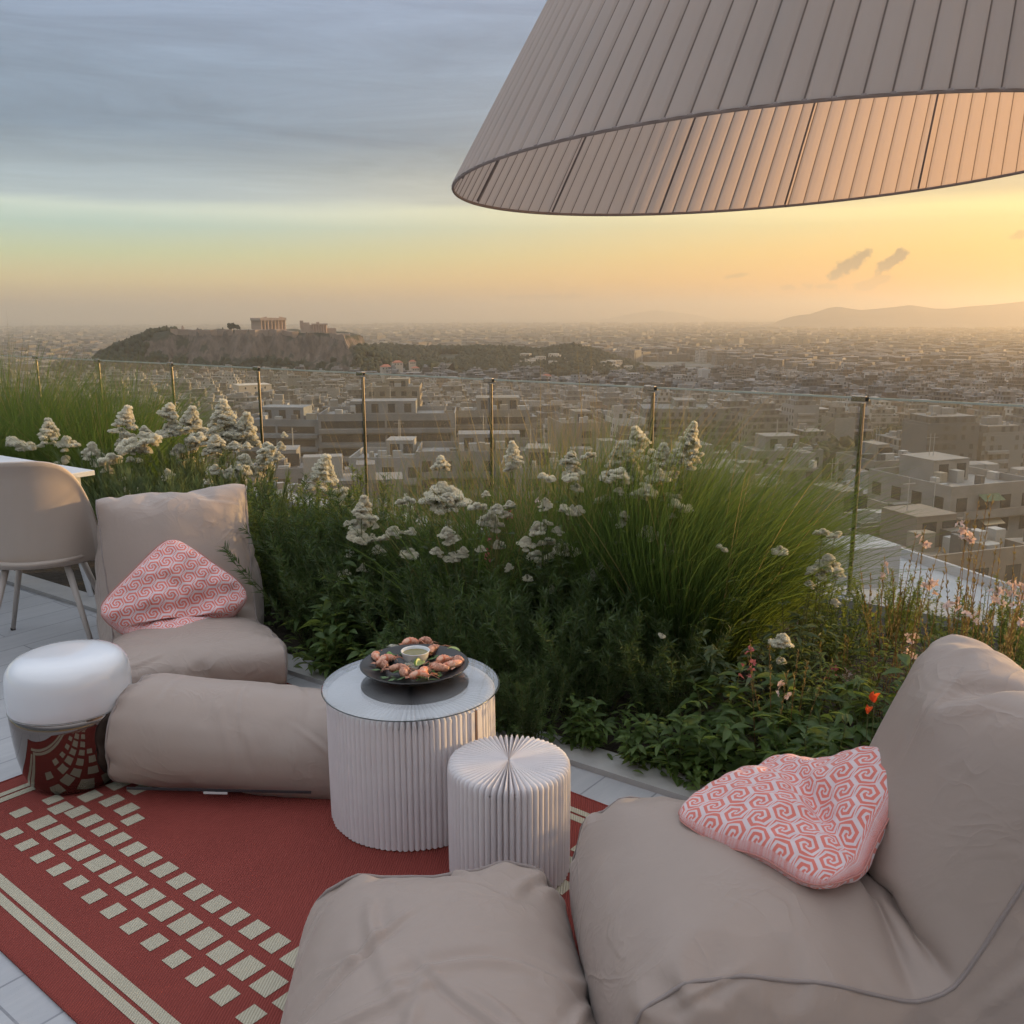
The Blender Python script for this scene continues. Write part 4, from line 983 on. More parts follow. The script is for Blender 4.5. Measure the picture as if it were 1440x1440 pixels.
# --- flower head of the white valerian: a cone of small tight clusters
def ico_quads():
    n = 10; V = [(0, 0, -.6)]; F = []
    rings = [(-.35, .75), (.05, 1.), (.5, .85), (.85, .45)]
    for z, r in rings: V += [(r * math.cos(2 * math.pi * k / n), r * math.sin(2 * math.pi * k / n), z) for k in range(n)]
    V.append((0, 0, 1.)); top = len(V) - 1
    for k in range(n):
        k2 = (k + 1) % n; F.append((0, 1 + k2, 1 + k)); F.append((1 + 3 * n + k, 1 + 3 * n + k2, top))
        for j in range(3): a = 1 + j * n; F += [(a + k, a + k2, a + n + k2), (a + k, a + n + k2, a + n + k)]
    return np.array(V), np.array(F)
IC0 = ico_quads()
def head_mesh(seed, tall, wid, tiers):
    rng = np.random.RandomState(seed); V = []; F = []
    cl = []
    tot = int(9 + tiers * 4.2)
    for q in range(tot):                                          # clusters sit on a rounded cone, denser to the top
        t = ((q + .5) / tot) ** .85 if tiers > 2 else rng.uniform(0, .5)
        rad = wid * (1 - t ** 1.35) * (1. if tiers > 2 else 1.); a = q * 2.399 + rng.uniform(-.35, .35); rr = rad * rng.uniform(.62, 1.12)
        cl.append((rr * math.cos(a), rr * math.sin(a), tall * t * .92 + rng.uniform(-.006, .006), wid * rng.uniform(.27, .42) * (1 - .25 * t)))
    if tiers > 6:                                                 # a looser lower whorl
        for q in range(5): a = q * 1.256 + rng.uniform(-.4, .4); cl.append((wid * 1.05 * math.cos(a), wid * 1.05 * math.sin(a), -.018 + rng.uniform(-.008, .006), wid * .34))
    o = 0; P = []; D = []; S = []
    for x, y, z, r in cl:
        m_ = int(64 * (r / (wid * .42)) ** 1.2) + 14
        d = rng.normal(size=(m_, 3)); d[:, 2] = np.abs(d[:, 2]) * .9 + .05; d /= np.linalg.norm(d, axis=1)[:, None]
        P.append(np.array([x, y, z]) + d * np.array([r, r, r * .62]) * rng.uniform(.75, 1.05, (m_, 1))); D.append(d); S.append(np.full(m_, 1.))
    P = np.concatenate(P); D = np.concatenate(D); n = len(P)
    # every floret: a little five-sided open cup made of two crossed quads
    T = np.cross(D, rng.normal(size=D.shape)); T /= np.linalg.norm(T, axis=1)[:, None]; U = np.cross(D, T); s = rng.uniform(.0028, .0050, n)[:, None]
    q = [P + (T + D * .4) * s, P + (U - D * .1) * s, P - (T - D * .4) * s, P - (U + D * .1) * s]
    V1 = np.stack(q, 1).reshape(-1, 3); F1 = np.arange(n * 4).reshape(-1, 4)
    q = [P - D * s * 1.2 + T * s * .35, P + D * s * 1.0 + T * s * .9, P + D * s * 1.0 - T * s * .9, P - D * s * 1.2 - T * s * .35]
    V2 = np.stack(q, 1).reshape(-1, 3)
    cores = []                                                    # the tight middle of every cluster
    for x, y, z, r in cl:
        q = IC0[0] * (1 + rng.normal(size=(len(IC0[0]), 1)) * .10) * np.array([r, r, r * .62]) * .74 + np.array([x, y, z])
        f = IC0[1]; cores.append((q, np.concatenate([f, f[:, 2:]], 1)))
    return cat([(V1, F1), (V2, F1)] + cores)
HEADS = [head_mesh(11, .078, .036, 7), head_mesh(12, .056, .032, 5), head_mesh(13, .105, .038, 9), head_mesh(14, .022, .024, 2), head_mesh(15, .040, .040, 4)]
HEAD_ME = []
for k, (V, F) in enumerate(HEADS):
    o = np_mesh('flower_head', V, F, M_WHITEF); HEAD_ME.append(o.data); bpy.data.objects.remove(o)
rs = np.random.RandomState(7)
def as_mesh(name, VF, mat):
    o = np_mesh(name, VF[0], VF[1], mat); me = o.data; bpy.data.objects.remove(o); return me
# pools of shared part meshes
LEAFY = [leafy_plant(rs, .46, .22, 9, 22, .075, .020) for _ in range(3)]
VAL_L = [as_mesh('leaves', LEAFY[i][0], M_GREYG) for i in range(3)]
def place_z(px, py, Y): p = at_y(px, py, Y); return p
def valerian(Y0, heads, label, tilt=.12):
    """heads: (px, py of the head's middle, size in px, variant[, own distance])"""
    pts = [at_y(h[0], h[1], h[4] if len(h) > 4 else Y0) for h in heads]
    cx = sum(p.x for p in pts) / len(pts) - .05; cy = sum(p.y for p in pts) / len(pts)
    root = empty('white_valerian', (cx, cy, -.02), 0, label, 'flowering plant', 'white valerian plants in the bed')
    SP = []
    for h, p in zip(heads, pts):
        q = p - Vector((cx, cy, -.02)); size = h[2] / F_PX * p.y * (1.22 if h[3] != 3 else 1.35)
        k = h[3]; th_ = {0: .085, 1: .06, 2: .11, 3: .03, 4: .045}[k]; sca = size / (th_ + .03 if k not in (3,) else .05)
        zb = q.z - size * .5
        link_copy(HEAD_ME[k], 'flower_head', root, (q.x, q.y, zb), (random.uniform(-.2, .2), random.uniform(0, .3), random.uniform(0, 6)), sca)
        base = Vector((random.uniform(-.07, .07), random.uniform(-.07, .07), 0)); mid = base.lerp(q, .55) + Vector((random.uniform(-.02, .02), 0, .04))
        line = []
        for i in range(9):
            t = i / 8; line.append(tuple((base * (1 - t) ** 2 + mid * 2 * t * (1 - t) + Vector((q.x, q.y, zb + size * .5)) * t * t)))
        SP.append(line)
    SP = np.array(SP); V, F = stems_mesh(SP, .0024); np_mesh('stems', V, F, M_STEM, root)
    # paired leaves up the stems
    rng = rs; n = len(SP) * 12; i = rng.randint(0, len(SP), n); k = rng.randint(2, 7, n); a = rng.uniform(0, 6.28, n)
    LD = np.stack([np.cos(a) * .8, np.sin(a) * .8, np.full(n, .5)], 1)
    V, F = leaf_at(rng, SP[i, k], LD, rng.uniform(.03, .07, n), rng.uniform(.009, .018, n)); np_mesh('leaves', V, F, M_GREYG, root)
    link_copy(VAL_L[random.randrange(3)], 'leaves', root, (0, 0, 0), (0, 0, random.uniform(0, 6)), 1.)
    return root
random.seed(9)
valerian(6.6, [(25, 612, 26, 3), (68, 598, 34, 0), (95, 617, 22, 4), (88, 640, 18, 3)], 'white valerian at the far left above the table')
valerian(6.3, [(128, 627, 28, 1), (135, 645, 14, 3), (172, 580, 36, 0), (178, 612, 30, 1), (205, 603, 24, 1), (188, 640, 14, 3), (158, 642, 10, 3)], 'white valerian behind the dining chair, left of the second cluster')
valerian(6.5, [(232, 572, 30, 1), (240, 598, 26, 4), (265, 582, 40, 0), (250, 628, 26, 1), (272, 617, 28, 4), (288, 606, 26, 4), (262, 640, 16, 3)], 'white valerian in front of the second and third visible railing posts')
valerian(6.4, [(313, 575, 46, 0), (322, 602, 34, 4), (343, 590, 40, 0), (330, 618, 22, 4), (300, 625, 26, 4), (352, 612, 20, 3)], 'tall full white valerian just left of the railing post near the temple hill')
valerian(6.0, [(341, 644, 36, 1), (379, 628, 34, 1), (372, 648, 20, 4), (338, 668, 12, 3), (365, 660, 12, 3)], 'white valerian leaning right in the gap above the left bean bag chair')
valerian(5.4, [(452, 652, 46, 0), (478, 685, 22, 3), (474, 710, 18, 3)], 'single tall white valerian cone standing free before the glass above the left bean bag chair')
valerian(4.35, [(510, 705, 34, 0), (509, 731, 24, 4), (515, 748, 16, 3), (495, 776, 16, 4), (531, 770, 18, 4)], 'white valerian in front of the fifth visible railing post, beside dark leaves')
valerian(4.25, [(620, 646, 26, 1), (617, 686, 44, 4), (637, 692, 42, 4), (553, 742, 18, 4), (565, 700, 12, 3), (576, 697, 12, 3), (638, 748, 14, 3)], 'white valerian with two fat round heads left of the railing post in the middle')
valerian(4.05, [(687, 726, 28, 4), (701, 760, 12, 3), (722, 628, 28, 0), (722, 648, 16, 3)], 'small headed white valerian just right of the railing post in the middle')
valerian(4.1, [(800, 640, 30, 1), (806, 656, 24, 4), (828, 634, 14, 3), (811, 680, 12, 3), (752, 778, 24, 4), (792, 764, 24, 4), (772, 776, 14, 3), (808, 770, 12, 3)], 'white valerian between the two grass tussocks')
valerian(4.35, [(870, 630, 36, 0), (902, 610, 40, 0), (893, 655, 44, 0), (867, 655, 22, 4), (884, 690, 26, 4), (900, 695, 22, 4), (850, 694, 18, 3), (874, 712, 22, 4)], 'dense white valerian at the foot of the railing post, left of the big grass tussock')
valerian(4.05, [(931, 632, 36, 0), (937, 657, 34, 4), (967, 606, 44, 2), (973, 616, 34, 0), (962, 637, 30, 4), (945, 690, 20, 3), (915, 672, 20, 4), (915, 740, 20, 3)], 'tallest white valerian, rising out of the left side of the big grass tussock')
valerian(3.55, [(1015, 765, 12, 3), (1165, 784, 30, 4), (1148, 790, 16, 3), (1176, 745, 14, 3)], 'white valerian half hidden inside the right half of the big grass tussock')
valerian(3.3, [(1100, 896, 26, 4), (1098, 924, 10, 3), (930, 890, 8, 3)], 'small white valerian ball on a thin stem in front of the big grass tussock')
valerian(4.0, [(886, 860, 10, 3), (960, 905, 8, 3), (905, 820, 9, 3)], 'young white valerian with tiny heads low in the shade')

rr_ = random.Random(5)
def scatter(x0, x1, y0, y1, n, s0, s1):
    return [(rr_.uniform(x0, x1), y0 + (y1 - y0) * rr_.random() ** 1.2, rr_.uniform(s0, s1), rr_.choice([3, 3, 4, 4, 1])) for _ in range(n)]
valerian(5.9, scatter(150, 290, 600, 690, 14, 9, 22), 'white valerian with many small heads low behind the dining chair')
valerian(5.7, scatter(290, 400, 600, 680, 12, 9, 22), 'white valerian with small heads just above the top corner of the left bean bag chair')
valerian(4.2, scatter(470, 580, 690, 830, 13, 8, 20), 'white valerian with small heads over the dark leaves right of the left bean bag chair')
valerian(4.0, scatter(590, 720, 690, 800, 14, 8, 20), 'white valerian with small heads scattered right above the glass topped table')
valerian(3.95, scatter(720, 850, 660, 830, 15, 8, 22), 'white valerian with small heads in the wispy grass left of the big tussock')
valerian(3.9, scatter(840, 960, 660, 790, 16, 9, 24), 'white valerian with many small heads at the left shoulder of the big tussock')
valerian(3.5, scatter(1090, 1190, 740, 900, 7, 8, 16), 'white valerian with few small heads at the right edge of the big tussock')
# --- grasses
def bed_pt(px, py_floor): return on_z(px, py_floor, 0)
G_ME = [as_mesh('blades', tussock(4200, .15, 1.20, rs, wind=(.72, -.06, .0), lean=.38, width=.0031), M_GRASS), as_mesh('blades', tussock(3400, .22, 1.2, rs, wind=(.25, .0, 0), lean=.62, width=.0036), M_GRASS), as_mesh('blades', tussock(700, .14, 1.0, rs, wind=(.30, 0, 0), lean=.6), M_GRASS)]
D_ME = [as_mesh('seed_stalks', tussock(90, .14, 1.30, rs, wind=(.2, 0, 0), lean=.4, width=.0035, curve=.3), M_GRASS_DRY) for _ in range(2)]
def grass(x, y, variant, s, rz, label, sz=None):
    r = empty('grass_tussock', (x, y, -.02), 0, label, 'ornamental grass', 'ornamental grass tussocks')
    link_copy(G_ME[variant], 'blades', r, (0, 0, 0), (0, 0, rz), (s, s, sz or s)); link_copy(D_ME[variant % 2], 'seed_stalks', r, (0, 0, 0), (0, 0, rz + 1), (s, s, sz or s))
    return r
grass(.82, 3.95, 0, .99, .12, 'big fountain grass tussock arching to the right, left of the rightmost railing post')
grass(.98, 4.25, 0, .80, .15, 'fountain grass tussock right behind the big one, bending toward the rightmost post')
grass(.60, 4.2, 0, .86, -.2, 'fountain grass tussock at the left shoulder of the big one')
grass(.02, 4.75, 2, 1.0, .1, 'thin wispy grass tussock right of the middle railing post')
grass(.36, 4.95, 2, .95, .3, 'thin wispy grass tussock between the middle post and the valerian crowd')
grass(-.15, 4.35, 2, .95, .2, 'wispy grass tussock low behind the glass topped table, right of the dark bush')
grass(.22, 4.45, 2, 1.08, .0, 'wispy grass tussock just left of the big fountain grass')
grass(-.62, 5.15, 2, .85, .4, 'wispy grass tussock between the fifth visible post and the middle one')
grass(.50, 4.75, 2, 1.1, .2, 'wispy grass tussock at the feet of the dense valerian')
grass(-.42, 4.9, 2, .72, 2.9, 'sparse grass tussock bending left before the middle railing post')
for k, (x, y, s, lb) in enumerate(((-3.15, 7.3, 1.0, 'grass tussock at the far left, nearest the gap by the temple hill'), (-3.9, 7.6, 1.12, 'tall grass tussock at the far left in front of the second railing post'), (-4.6, 8.1, 1.2, 'tall grass tussock cut by the left edge of the photo'), (-3.5, 8.1, 1.05, 'grass tussock at the back of the far left clump'), (-4.3, 7.1, .95, 'low grass tussock above the white table'))):
    grass(x, y, 1, s * .98, k * 1.3, lb)
# off to the right, the same bed runs on and throws the long evening shade over the terrace
for k, (x, y, s, v) in enumerate(((2.25, 3.05, .50, 1), (2.7, 2.7, .55, 1), (3.3, 2.9, .6, 1), (3.2, 2.0, .6, 1), (4.0, 1.9, .6, 1))):
    grass(x, y, v, s, k * .9, 'ornamental grass tussock in the bed beyond the right edge of the photo')

# --- shrubs
def shrub_pool(args, mat, smat):
    out = []
    for a in args:
        LV, P = needle_shrub(rs, *a); out.append((as_mesh('foliage', LV, mat), as_mesh('stems', stems_mesh(P, .0028), smat)))
    return out
ROSE = shrub_pool([(.72, .34, 60, 95, .046, .0052, .55, .8), (.72, .36, 56, 100, .048, .0050, .5, .8)], M_DARKG, M_STEM)
LAV = shrub_pool([(.75, .30, 90, 60, .075, .0042, .82, .55), (.75, .30, 90, 60, .075, .0042, .85, .5)], M_GREYG, M_STEM)
FINE = shrub_pool([(.6, .30, 46, 150, .020, .0045, .4, .8), (.6, .30, 46, 150, .022, .005, .4, .8)], M_MIDG, M_STEM)
BRO = []
for _ in range(3):
    LV, P = leafy_plant(rs, .40, .26, 13, 20, .085, .032); BRO.append((as_mesh('foliage', LV, M_BROAD), as_mesh('stems', stems_mesh(P, .0024), M_STEM)))
LONG = []
for _ in range(2):
    LV, P = leafy_plant(rs, .62, .26, 14, 24, .075, .017); LONG.append((as_mesh('foliage', LV, M_MIDG), as_mesh('stems', stems_mesh(P, .0024), M_STEM)))
def shrub(pool, name, x, y, h, label, cat_, group, wide=1.):
    f, s = pool[random.randrange(len(pool))]
    r = empty(name, (x, y, -.02), random.uniform(0, 6.28), label, cat_, group)
    link_copy(f, 'foliage', r, scale=(h * wide, h * wide, h)); link_copy(s, 'stems', r, scale=(h * wide, h * wide, h)); return r
random.seed(21)
# (pool, name, x, y, height factor, ...)
S_ = []
def band(pool, name, pts, label, cat_, group, wide=1.):
    for x, y, h in pts: shrub(pool, name, x, y, h, label, cat_, group, wide)
band(ROSE, 'rosemary_bush', [(-.92, 4.35, .95), (-.62, 4.2, .82), (-1.12, 4.75, 1.0), (-.75, 4.7, 1.0)], 'dark rosemary like bush right beside the left bean bag chair', 'bush', 'dark bushes beside the left bean bag chair', 1.05)
band(ROSE, 'rosemary_bush', [(-.30, 3.75, .80), (.02, 3.62, .82), (.30, 3.5, .78), (-.05, 4.15, .80), (.30, 4.0, .85), (-.38, 4.25, .80), (.62, 3.45, .7), (.05, 3.3, .5), (-.35, 3.5, .55)], 'dark needle leaved bush in the shade right behind the glass topped table', 'bush', 'dark bushes behind the two pleated pieces', 1.12)
band(LAV, 'lavender_clump', [(-1.75, 5.2, .98), (-2.1, 5.45, 1.0), (-2.4, 5.75, 1.0), (-1.45, 5.25, .9), (-2.0, 6.0, 1.02), (-2.7, 6.2, 1.0), (-2.35, 6.5, 1.0), (-1.6, 5.7, .95), (-1.85, 5.0, .85)], 'upright grey green leafy clump above the left bean bag chair', 'leafy clump', 'grey green clumps behind the left bean bag chair')
band(FINE, 'fine_leaved_shrub', [(-1.35, 4.95, 1.22), (-1.55, 4.65, 1.1), (-1.0, 5.15, 1.25), (-1.2, 5.5, 1.2), (-.75, 5.2, 1.1)], 'light green fine leaved shrub behind the top corner of the left bean bag chair', 'shrub', 'light green shrubs behind the left bean bag chair')
band(LONG, 'leafy_perennial', [(-.60, 4.8, .92), (-.35, 5.2, .88), (-.2, 4.6, .90), (.1, 4.5, .95), (.45, 4.6, .95), (.75, 4.75, 1.0), (-.1, 5.1, .86), (.55, 5.0, .92)], 'mid green narrow leaved perennial among the white flowers in the middle of the bed', 'perennial', 'narrow leaved perennials in the middle of the bed')
band(BRO, 'low_leafy_plant', [(-.78, 3.98, .95), (-.55, 3.85, .85), (-.85, 4.15, 1.3)], 'low broad leaved plant at the kerb between the left bean bag chair and the table', 'leafy plant', 'broad leaved plants by the kerb left of the table')
band(BRO, 'low_leafy_plant', [(.25, 3.22, .6), (.45, 3.1, .62), (.62, 3.0, .75), (.85, 2.92, .85), (1.02, 2.78, .9), (.72, 3.15, .9), (1.0, 3.05, 1.05), (1.2, 2.65, .9), (1.25, 2.95, 1.1), (-.05, 3.35, .5)], 'low broad leaved plant spilling over the kerb behind the big bean bag chair', 'leafy plant', 'broad leaved plants behind the big bean bag chair', 1.1)
band(LONG, 'leafy_perennial', [(1.15, 3.25, .72), (1.4, 3.05, .80), (1.35, 3.45, .70), (1.6, 3.3, .60), (1.65, 2.85, .75), (1.75, 3.7, .62), (1.45, 3.9, .55), (1.9, 3.1, .6), (1.2, 3.7, .7)], 'sunlit narrow leaved perennial right of the big grass tussock', 'perennial', 'sunlit perennials right of the big grass tussock')
band(FINE, 'fine_leaved_shrub', [(1.55, 4.15, .66), (1.95, 3.9, .68), (1.85, 4.35, .70), (2.2, 3.6, .7), (2.25, 4.05, .74), (2.5, 3.75, .72), (2.5, 3.35, .72), (1.5, 4.55, .66), (1.15, 4.6, .8)], 'light green fine leaved shrub at the foot of the rightmost railing post', 'shrub', 'light green shrubs at the rightmost railing post', 1.)
band(LONG, 'leafy_perennial', [(1.6, 2.35, .95), (1.95, 2.1, .8), (2.2, 1.95, .85), (2.35, 2.5, .75), (2.8, 1.7, .8), (2.9, 2.3, .8), (3.3, 1.2, .9), (3.5, 1.6, .9), (2.1, 2.8, .8)], 'tall leafy perennial in the bed beyond the right edge of the photo', 'perennial', 'perennials beyond the right edge of the photo', 1.1)

# --- gaura: wiry stems, seed pods, blush flowers
def petal_flower(rng, r, mat, seed=0):
    n = 5; a = np.arange(n) * 2 * np.pi / n * .78 + rng.uniform(0, 1); D = np.stack([np.cos(a), np.sin(a), rng.uniform(-.1, .5, n)], 1); D /= np.linalg.norm(D, axis=1)[:, None]
    return leaf_at(rng, np.zeros((n, 3)), D, np.full(n, r) * rng.uniform(.8, 1.1, n), np.full(n, r * .62), .15, .15)
FL_ME = [as_mesh('flower', petal_flower(rs, .017, None), M_PINKF) for _ in range(4)]
RB_ME = as_mesh('flower', petal_flower(rs, .013, None), M_ROSE)
def gaura(Y, blooms, tips, label, base=None, rose=()):
    P = [at_y(x, y, Y) for x, y in blooms + tips]
    cx = sum(p.x for p in P) / len(P); root = empty('gaura_plant', (cx, Y, -.02), 0, label, 'flowering plant', 'wiry gaura plants at the right of the bed')
    lines = []; SPn = []
    for i, p in enumerate(P):
        q = p - Vector((cx, Y, -.02)); q.y += random.uniform(-.08, .08)
        b0 = Vector((random.uniform(-.06, .06), random.uniform(-.05, .05), 0)); top = q + Vector((random.uniform(-.01, .02), 0, .05 if i < len(blooms) else 0))
        mid = b0.lerp(q, .5) + Vector((random.uniform(-.03, .03), 0, .05)); L = [b0 * (1 - t) ** 2 + mid * 2 * t * (1 - t) + top * t * t for t in [k / 10 for k in range(11)]]
        lines.append([tuple(v) for v in L])
        if i < len(blooms):
            for k in range(5):
                o = q + Vector((random.uniform(-.022, .022), random.uniform(-.02, .02), random.uniform(-.035, .025)))
                link_copy(FL_ME[random.randrange(4)] if i not in rose else RB_ME, 'flower', root, o, (random.uniform(-1.4, 1.4), random.uniform(-1.2, 1.2), random.uniform(0, 6)), random.uniform(.8, 1.3))
    A = np.array(lines); V, F = stems_mesh(A, .0016); np_mesh('stems', V, F, M_STEMR, root)
    rng = rs; n = len(A) * 34; i = rng.randint(0, len(A), n); t = rng.uniform(5.2, 10, n); k = np.minimum(t.astype(int), 9); fr = (t - k)[:, None]; Q = A[i, k] * (1 - fr) + A[i, k + 1] * fr
    a = rng.uniform(0, 6.28, n); LD = np.stack([np.cos(a) * .45, np.sin(a) * .45, np.full(n, .85)], 1)
    V, F = leaf_at(rng, Q, LD, rng.uniform(.010, .022, n), rng.uniform(.003, .006, n), .3, 0); tag(np_mesh('seed_spikes', V, F, M_GRASS_DRY, root), kind='stuff')
    n = len(A) * 16; i = rng.randint(0, len(A), n); k = rng.randint(0, 7, n); a = rng.uniform(0, 6.28, n); LD = np.stack([np.cos(a) * .7, np.sin(a) * .7, np.full(n, .5)], 1)
    V, F = leaf_at(rng, A[i, k], LD, rng.uniform(.02, .05, n), rng.uniform(.004, .009, n), .2, .3); np_mesh('leaves', V, F, M_MIDG, root)
    return root
random.seed(33)
gaura(3.3, [(1301, 760), (1312, 822), (1298, 815)], [(1283, 745), (1238, 795), (1262, 790), (1320, 800), (1330, 770), (1290, 850), (1275, 770), (1245, 850)], 'gaura with a pink and white bloom cluster right of the rightmost railing post')
gaura(3.1, [(1374, 756), (1362, 748), (1343, 846), (1350, 852)], [(1385, 712), (1400, 700), (1378, 735), (1335, 780), (1360, 800), (1325, 845), (1370, 830), (1390, 700)], 'tallest gaura, blooming beside and below its brown seed tips')
gaura(2.9, [(1388, 832), (1412, 838), (1428, 830), (1435, 845), (1420, 826)], [(1402, 772), (1435, 770), (1418, 765), (1380, 790), (1440, 800), (1410, 860), (1395, 800), (1425, 790)], 'gaura with the biggest blush bloom cluster, cut by the right edge of the photo')
gaura(3.5, [(1268, 905), (1288, 905), (1245, 800)], [(1215, 800), (1225, 830), (1240, 840), (1255, 860), (1268, 830), (1205, 845), (1232, 815), (1222, 860)], 'gaura with sparse dark stems just right of the foot of the rightmost post')
gaura(3.0, [(1060, 930), (1095, 957), (1056, 950)], [(1110, 905), (1080, 900), (1130, 935), (1165, 930)], 'gaura with rose pink buds in front of the shaded leaves', rose=(0, 2))
gaura(3.6, [(1166, 935), (1190, 950)], [(1150, 900), (1185, 890), (1200, 905), (1175, 915)], 'gaura with faint pink buds left of the red petals', rose=(0,))
gaura(4.4, [(712, 723), (762, 702)], [(705, 700), (770, 690), (760, 740), (725, 745)], 'gaura with two pink blooms among the thin grass in the middle', rose=(0,))
gaura(4.2, [(684, 775), (694, 757)], [(686, 770), (713, 765), (746, 765), (720, 780)], 'gaura with dry brown buds low behind the glass topped table', rose=(0, 1))
gaura(2.6, [(1420, 870), (1440, 872)], [(1340, 880), (1360, 870), (1380, 865), (1405, 850), (1325, 900), (1300, 905), (1425, 860), (1310, 880)], 'gaura growing right behind the top of the big bean bag chair')
for (px, py, s_, lb) in ((1229, 988, 1.25, 'larger loose red poppy petal among the leaves behind the big bean bag chair'), (1220, 1004, 1., 'smaller lower red poppy petal among the leaves behind the big bean bag chair')):
    p = at_y(px, py, 2.62); r = empty('poppy', (p.x, p.y, -.02), 0, lb, 'flower', 'red poppies'); zt2 = p.z + .02
    o = np_mesh('petal', *leaf_at(rs, np.array([[0, 0, 0.], [.002, 0, 0], [-.002, .003, 0]]), np.array([[.25, -.3, .9], [-.3, -.1, .9], [.1, .3, .95]]), np.array([.036, .028, .03]) * s_, np.array([.022, .016, .018]) * s_, .3, .1), M_RED, r); o.location = (0, 0, zt2)
    b = MB(); b.tube([(0.02, .02, 0), (.01, .01, zt2 * .5), (0, 0, zt2 + .004)], .0014, 6); b.build('stem', M_STEM, r)
# low creeping growth that covers the soil between the plants
n = 5200; rng = rs
s = rng.uniform(-3.2, 3.4, n); t = rng.uniform(.02, 2.2, n) ** 1.0
P = np.stack([K0.x + ku.x * s + kn.x * t, K0.y + ku.y * s + kn.y * t, rng.uniform(-.01, .10, n)], 1)
s2 = s < 0
a = rng.uniform(0, 6.28, n); e = rng.uniform(.1, .9, n); D = np.stack([np.cos(a) * np.cos(e), np.sin(a) * np.cos(e), np.sin(e)], 1)
V, F = leaf_at(rng, P, D, rng.uniform(.03, .08, n), rng.uniform(.012, .028, n)); tag(np_mesh('ground_cover', V, F, M_BROAD), 'low green ground cover between the plants of the bed', 'ground cover', kind='stuff')
# ------------------------------------------------------------------ the city below
GT = [(0, -27), (60, -31), (120, -38), (200, -46), (400, -64), (700, -79), (1200, -90), (2500, -108), (5000, -130), (9000, -150), (16000, -165), (60000, -165)]
def gz(x, y):
    r = math.hypot(x, y)
    for (a, za), (b, zb) in zip(GT, GT[1:]):
        if r <= b: return za + (zb - za) * (r - a) / (b - a)
    return GT[-1][1]
def px_of(x, y, z):
    v = Vector((x, y, z - CAMZ)); d = v.dot(FW); return (720 + F_PX * v.dot(IX) / d, 720 + F_PX * v.dot(IY) / d, d)
# ground sheet
ang = np.radians(np.linspace(-100, 100, 101)); rad = np.concatenate([[14, 30], np.geomspace(60, 46000, 70)])
V = np.array([[r * math.sin(a), r * math.cos(a), gz(r, 0)] for r in rad for a in ang]); na = len(ang)
i = np.arange(len(rad) - 1)[:, None] * na; k = np.arange(na - 1)[None, :]
m, nt, b, o = new_mat('city_ground'); nn_ = noise_tex(nt, .02, 8, .7); n2_ = noise_tex(nt, .3, 4, .6)
nt.links.new(mixc(nt, smooth_step(nn_, .42, .6), mixc(nt, n2_, (.10, .10, .095), (.19, .18, .165)), mixc(nt, n2_, (.03, .04, .02), (.06, .07, .035))), b.inputs['Base Color']); b.inputs['Roughness'].default_value = .9
tag(np_mesh('ground', V, np.stack([i + k, i + k + 1, i + k + 1 + na, i + k + na], -1).reshape(-1, 4)[:, ::-1], m), kind='structure')
# the building that carries the terrace
M_HOST = simple('host_render', (.40, .38, .35), .8)
hb = empty('terrace_building', (0, 0, 0), 0, 'the building whose roof is this terrace, its outer wall under the glass balustrade', 'building')
pl = [gA + gn * .14, gB + gn * .14, Vector((6.5, gB.y)), Vector((6.5, -5)), Vector((-14, -5)), Vector((-14, gA.y))]
slab('outer_wall', [(p.x, p.y) for p in pl][::-1], -30, -.32, M_HOST).parent = hb

def facade_mat(name, pw=3.1, ph=3.05, bal=.33, glass=(.035, .045, .055)):
    """walls in metres: u along the wall, v up. Windows, shutters and balcony fronts by storey"""
    m, nt, b, o = new_mat(name)
    uvn = nt.nodes.new('ShaderNodeUVMap'); sp = nt.nodes.new('ShaderNodeSeparateXYZ'); nt.links.new(uvn.outputs[0], sp.inputs[0])
    at = nt.nodes.new('ShaderNodeAttribute'); at.attribute_name = 'tone'
    u = N(nt, sp.outputs[0]) / pw; v = N(nt, sp.outputs[1]) / ph
    fu, fv = u.fract(), v.fract(); cu, cv = u.floor(), v.floor()
    wn = nt.nodes.new('ShaderNodeTexWhiteNoise'); wn.noise_dimensions = '2D'; cb = nt.nodes.new('ShaderNodeCombineXYZ'); nt.links.new(cu.s, cb.inputs[0]); nt.links.new(cv.s, cb.inputs[1]); nt.links.new(cb.outputs[0], wn.inputs[0])
    rnd = N(nt, wn.outputs[0])
    wall_u = (fu - .5).abs().lt(.22 + .0) ; wall_v = (fv - .56).abs().lt(.27)
    on = N(nt, sp.outputs[0]).gt(0.)          # faces with negative u carry no windows
    win = wall_u * wall_v * rnd.gt(.16) * on
    row = u.floor()
    wn2 = nt.nodes.new('ShaderNodeTexWhiteNoise'); wn2.noise_dimensions = '1D'; nt.links.new((N(nt, sp.outputs[0]) / 40.).floor().s, wn2.inputs['W']); bald = N(nt, wn2.outputs[0]).gt(.45) * on
    band_gap = (fv - .62).abs().lt(.34) * bald * (rnd.gt(.25))
    dark = win.max(band_gap * .75)
    n = noise_tex(nt, .35, 6, .7, coord='Object'); n2 = noise_tex(nt, 2.5, 3, .6, coord='Object')
    wall = mixc(nt, n * .35 + n2 * .15, at.outputs['Color'], (.12, .11, .10))
    gl = mixc(nt, rnd, glass, (.13, .12, .10))
    nt.links.new(mixc(nt, dark, wall, gl), b.inputs['Base Color'])
    rg_ = win * -.55 + .8; nt.links.new(rg_.s, b.inputs['Roughness'])
    return m
M_FAC = facade_mat('city_facade'); M_FACH = simple('hero_wall', (.40, .38, .35), .8, var=.16, scale=.25)
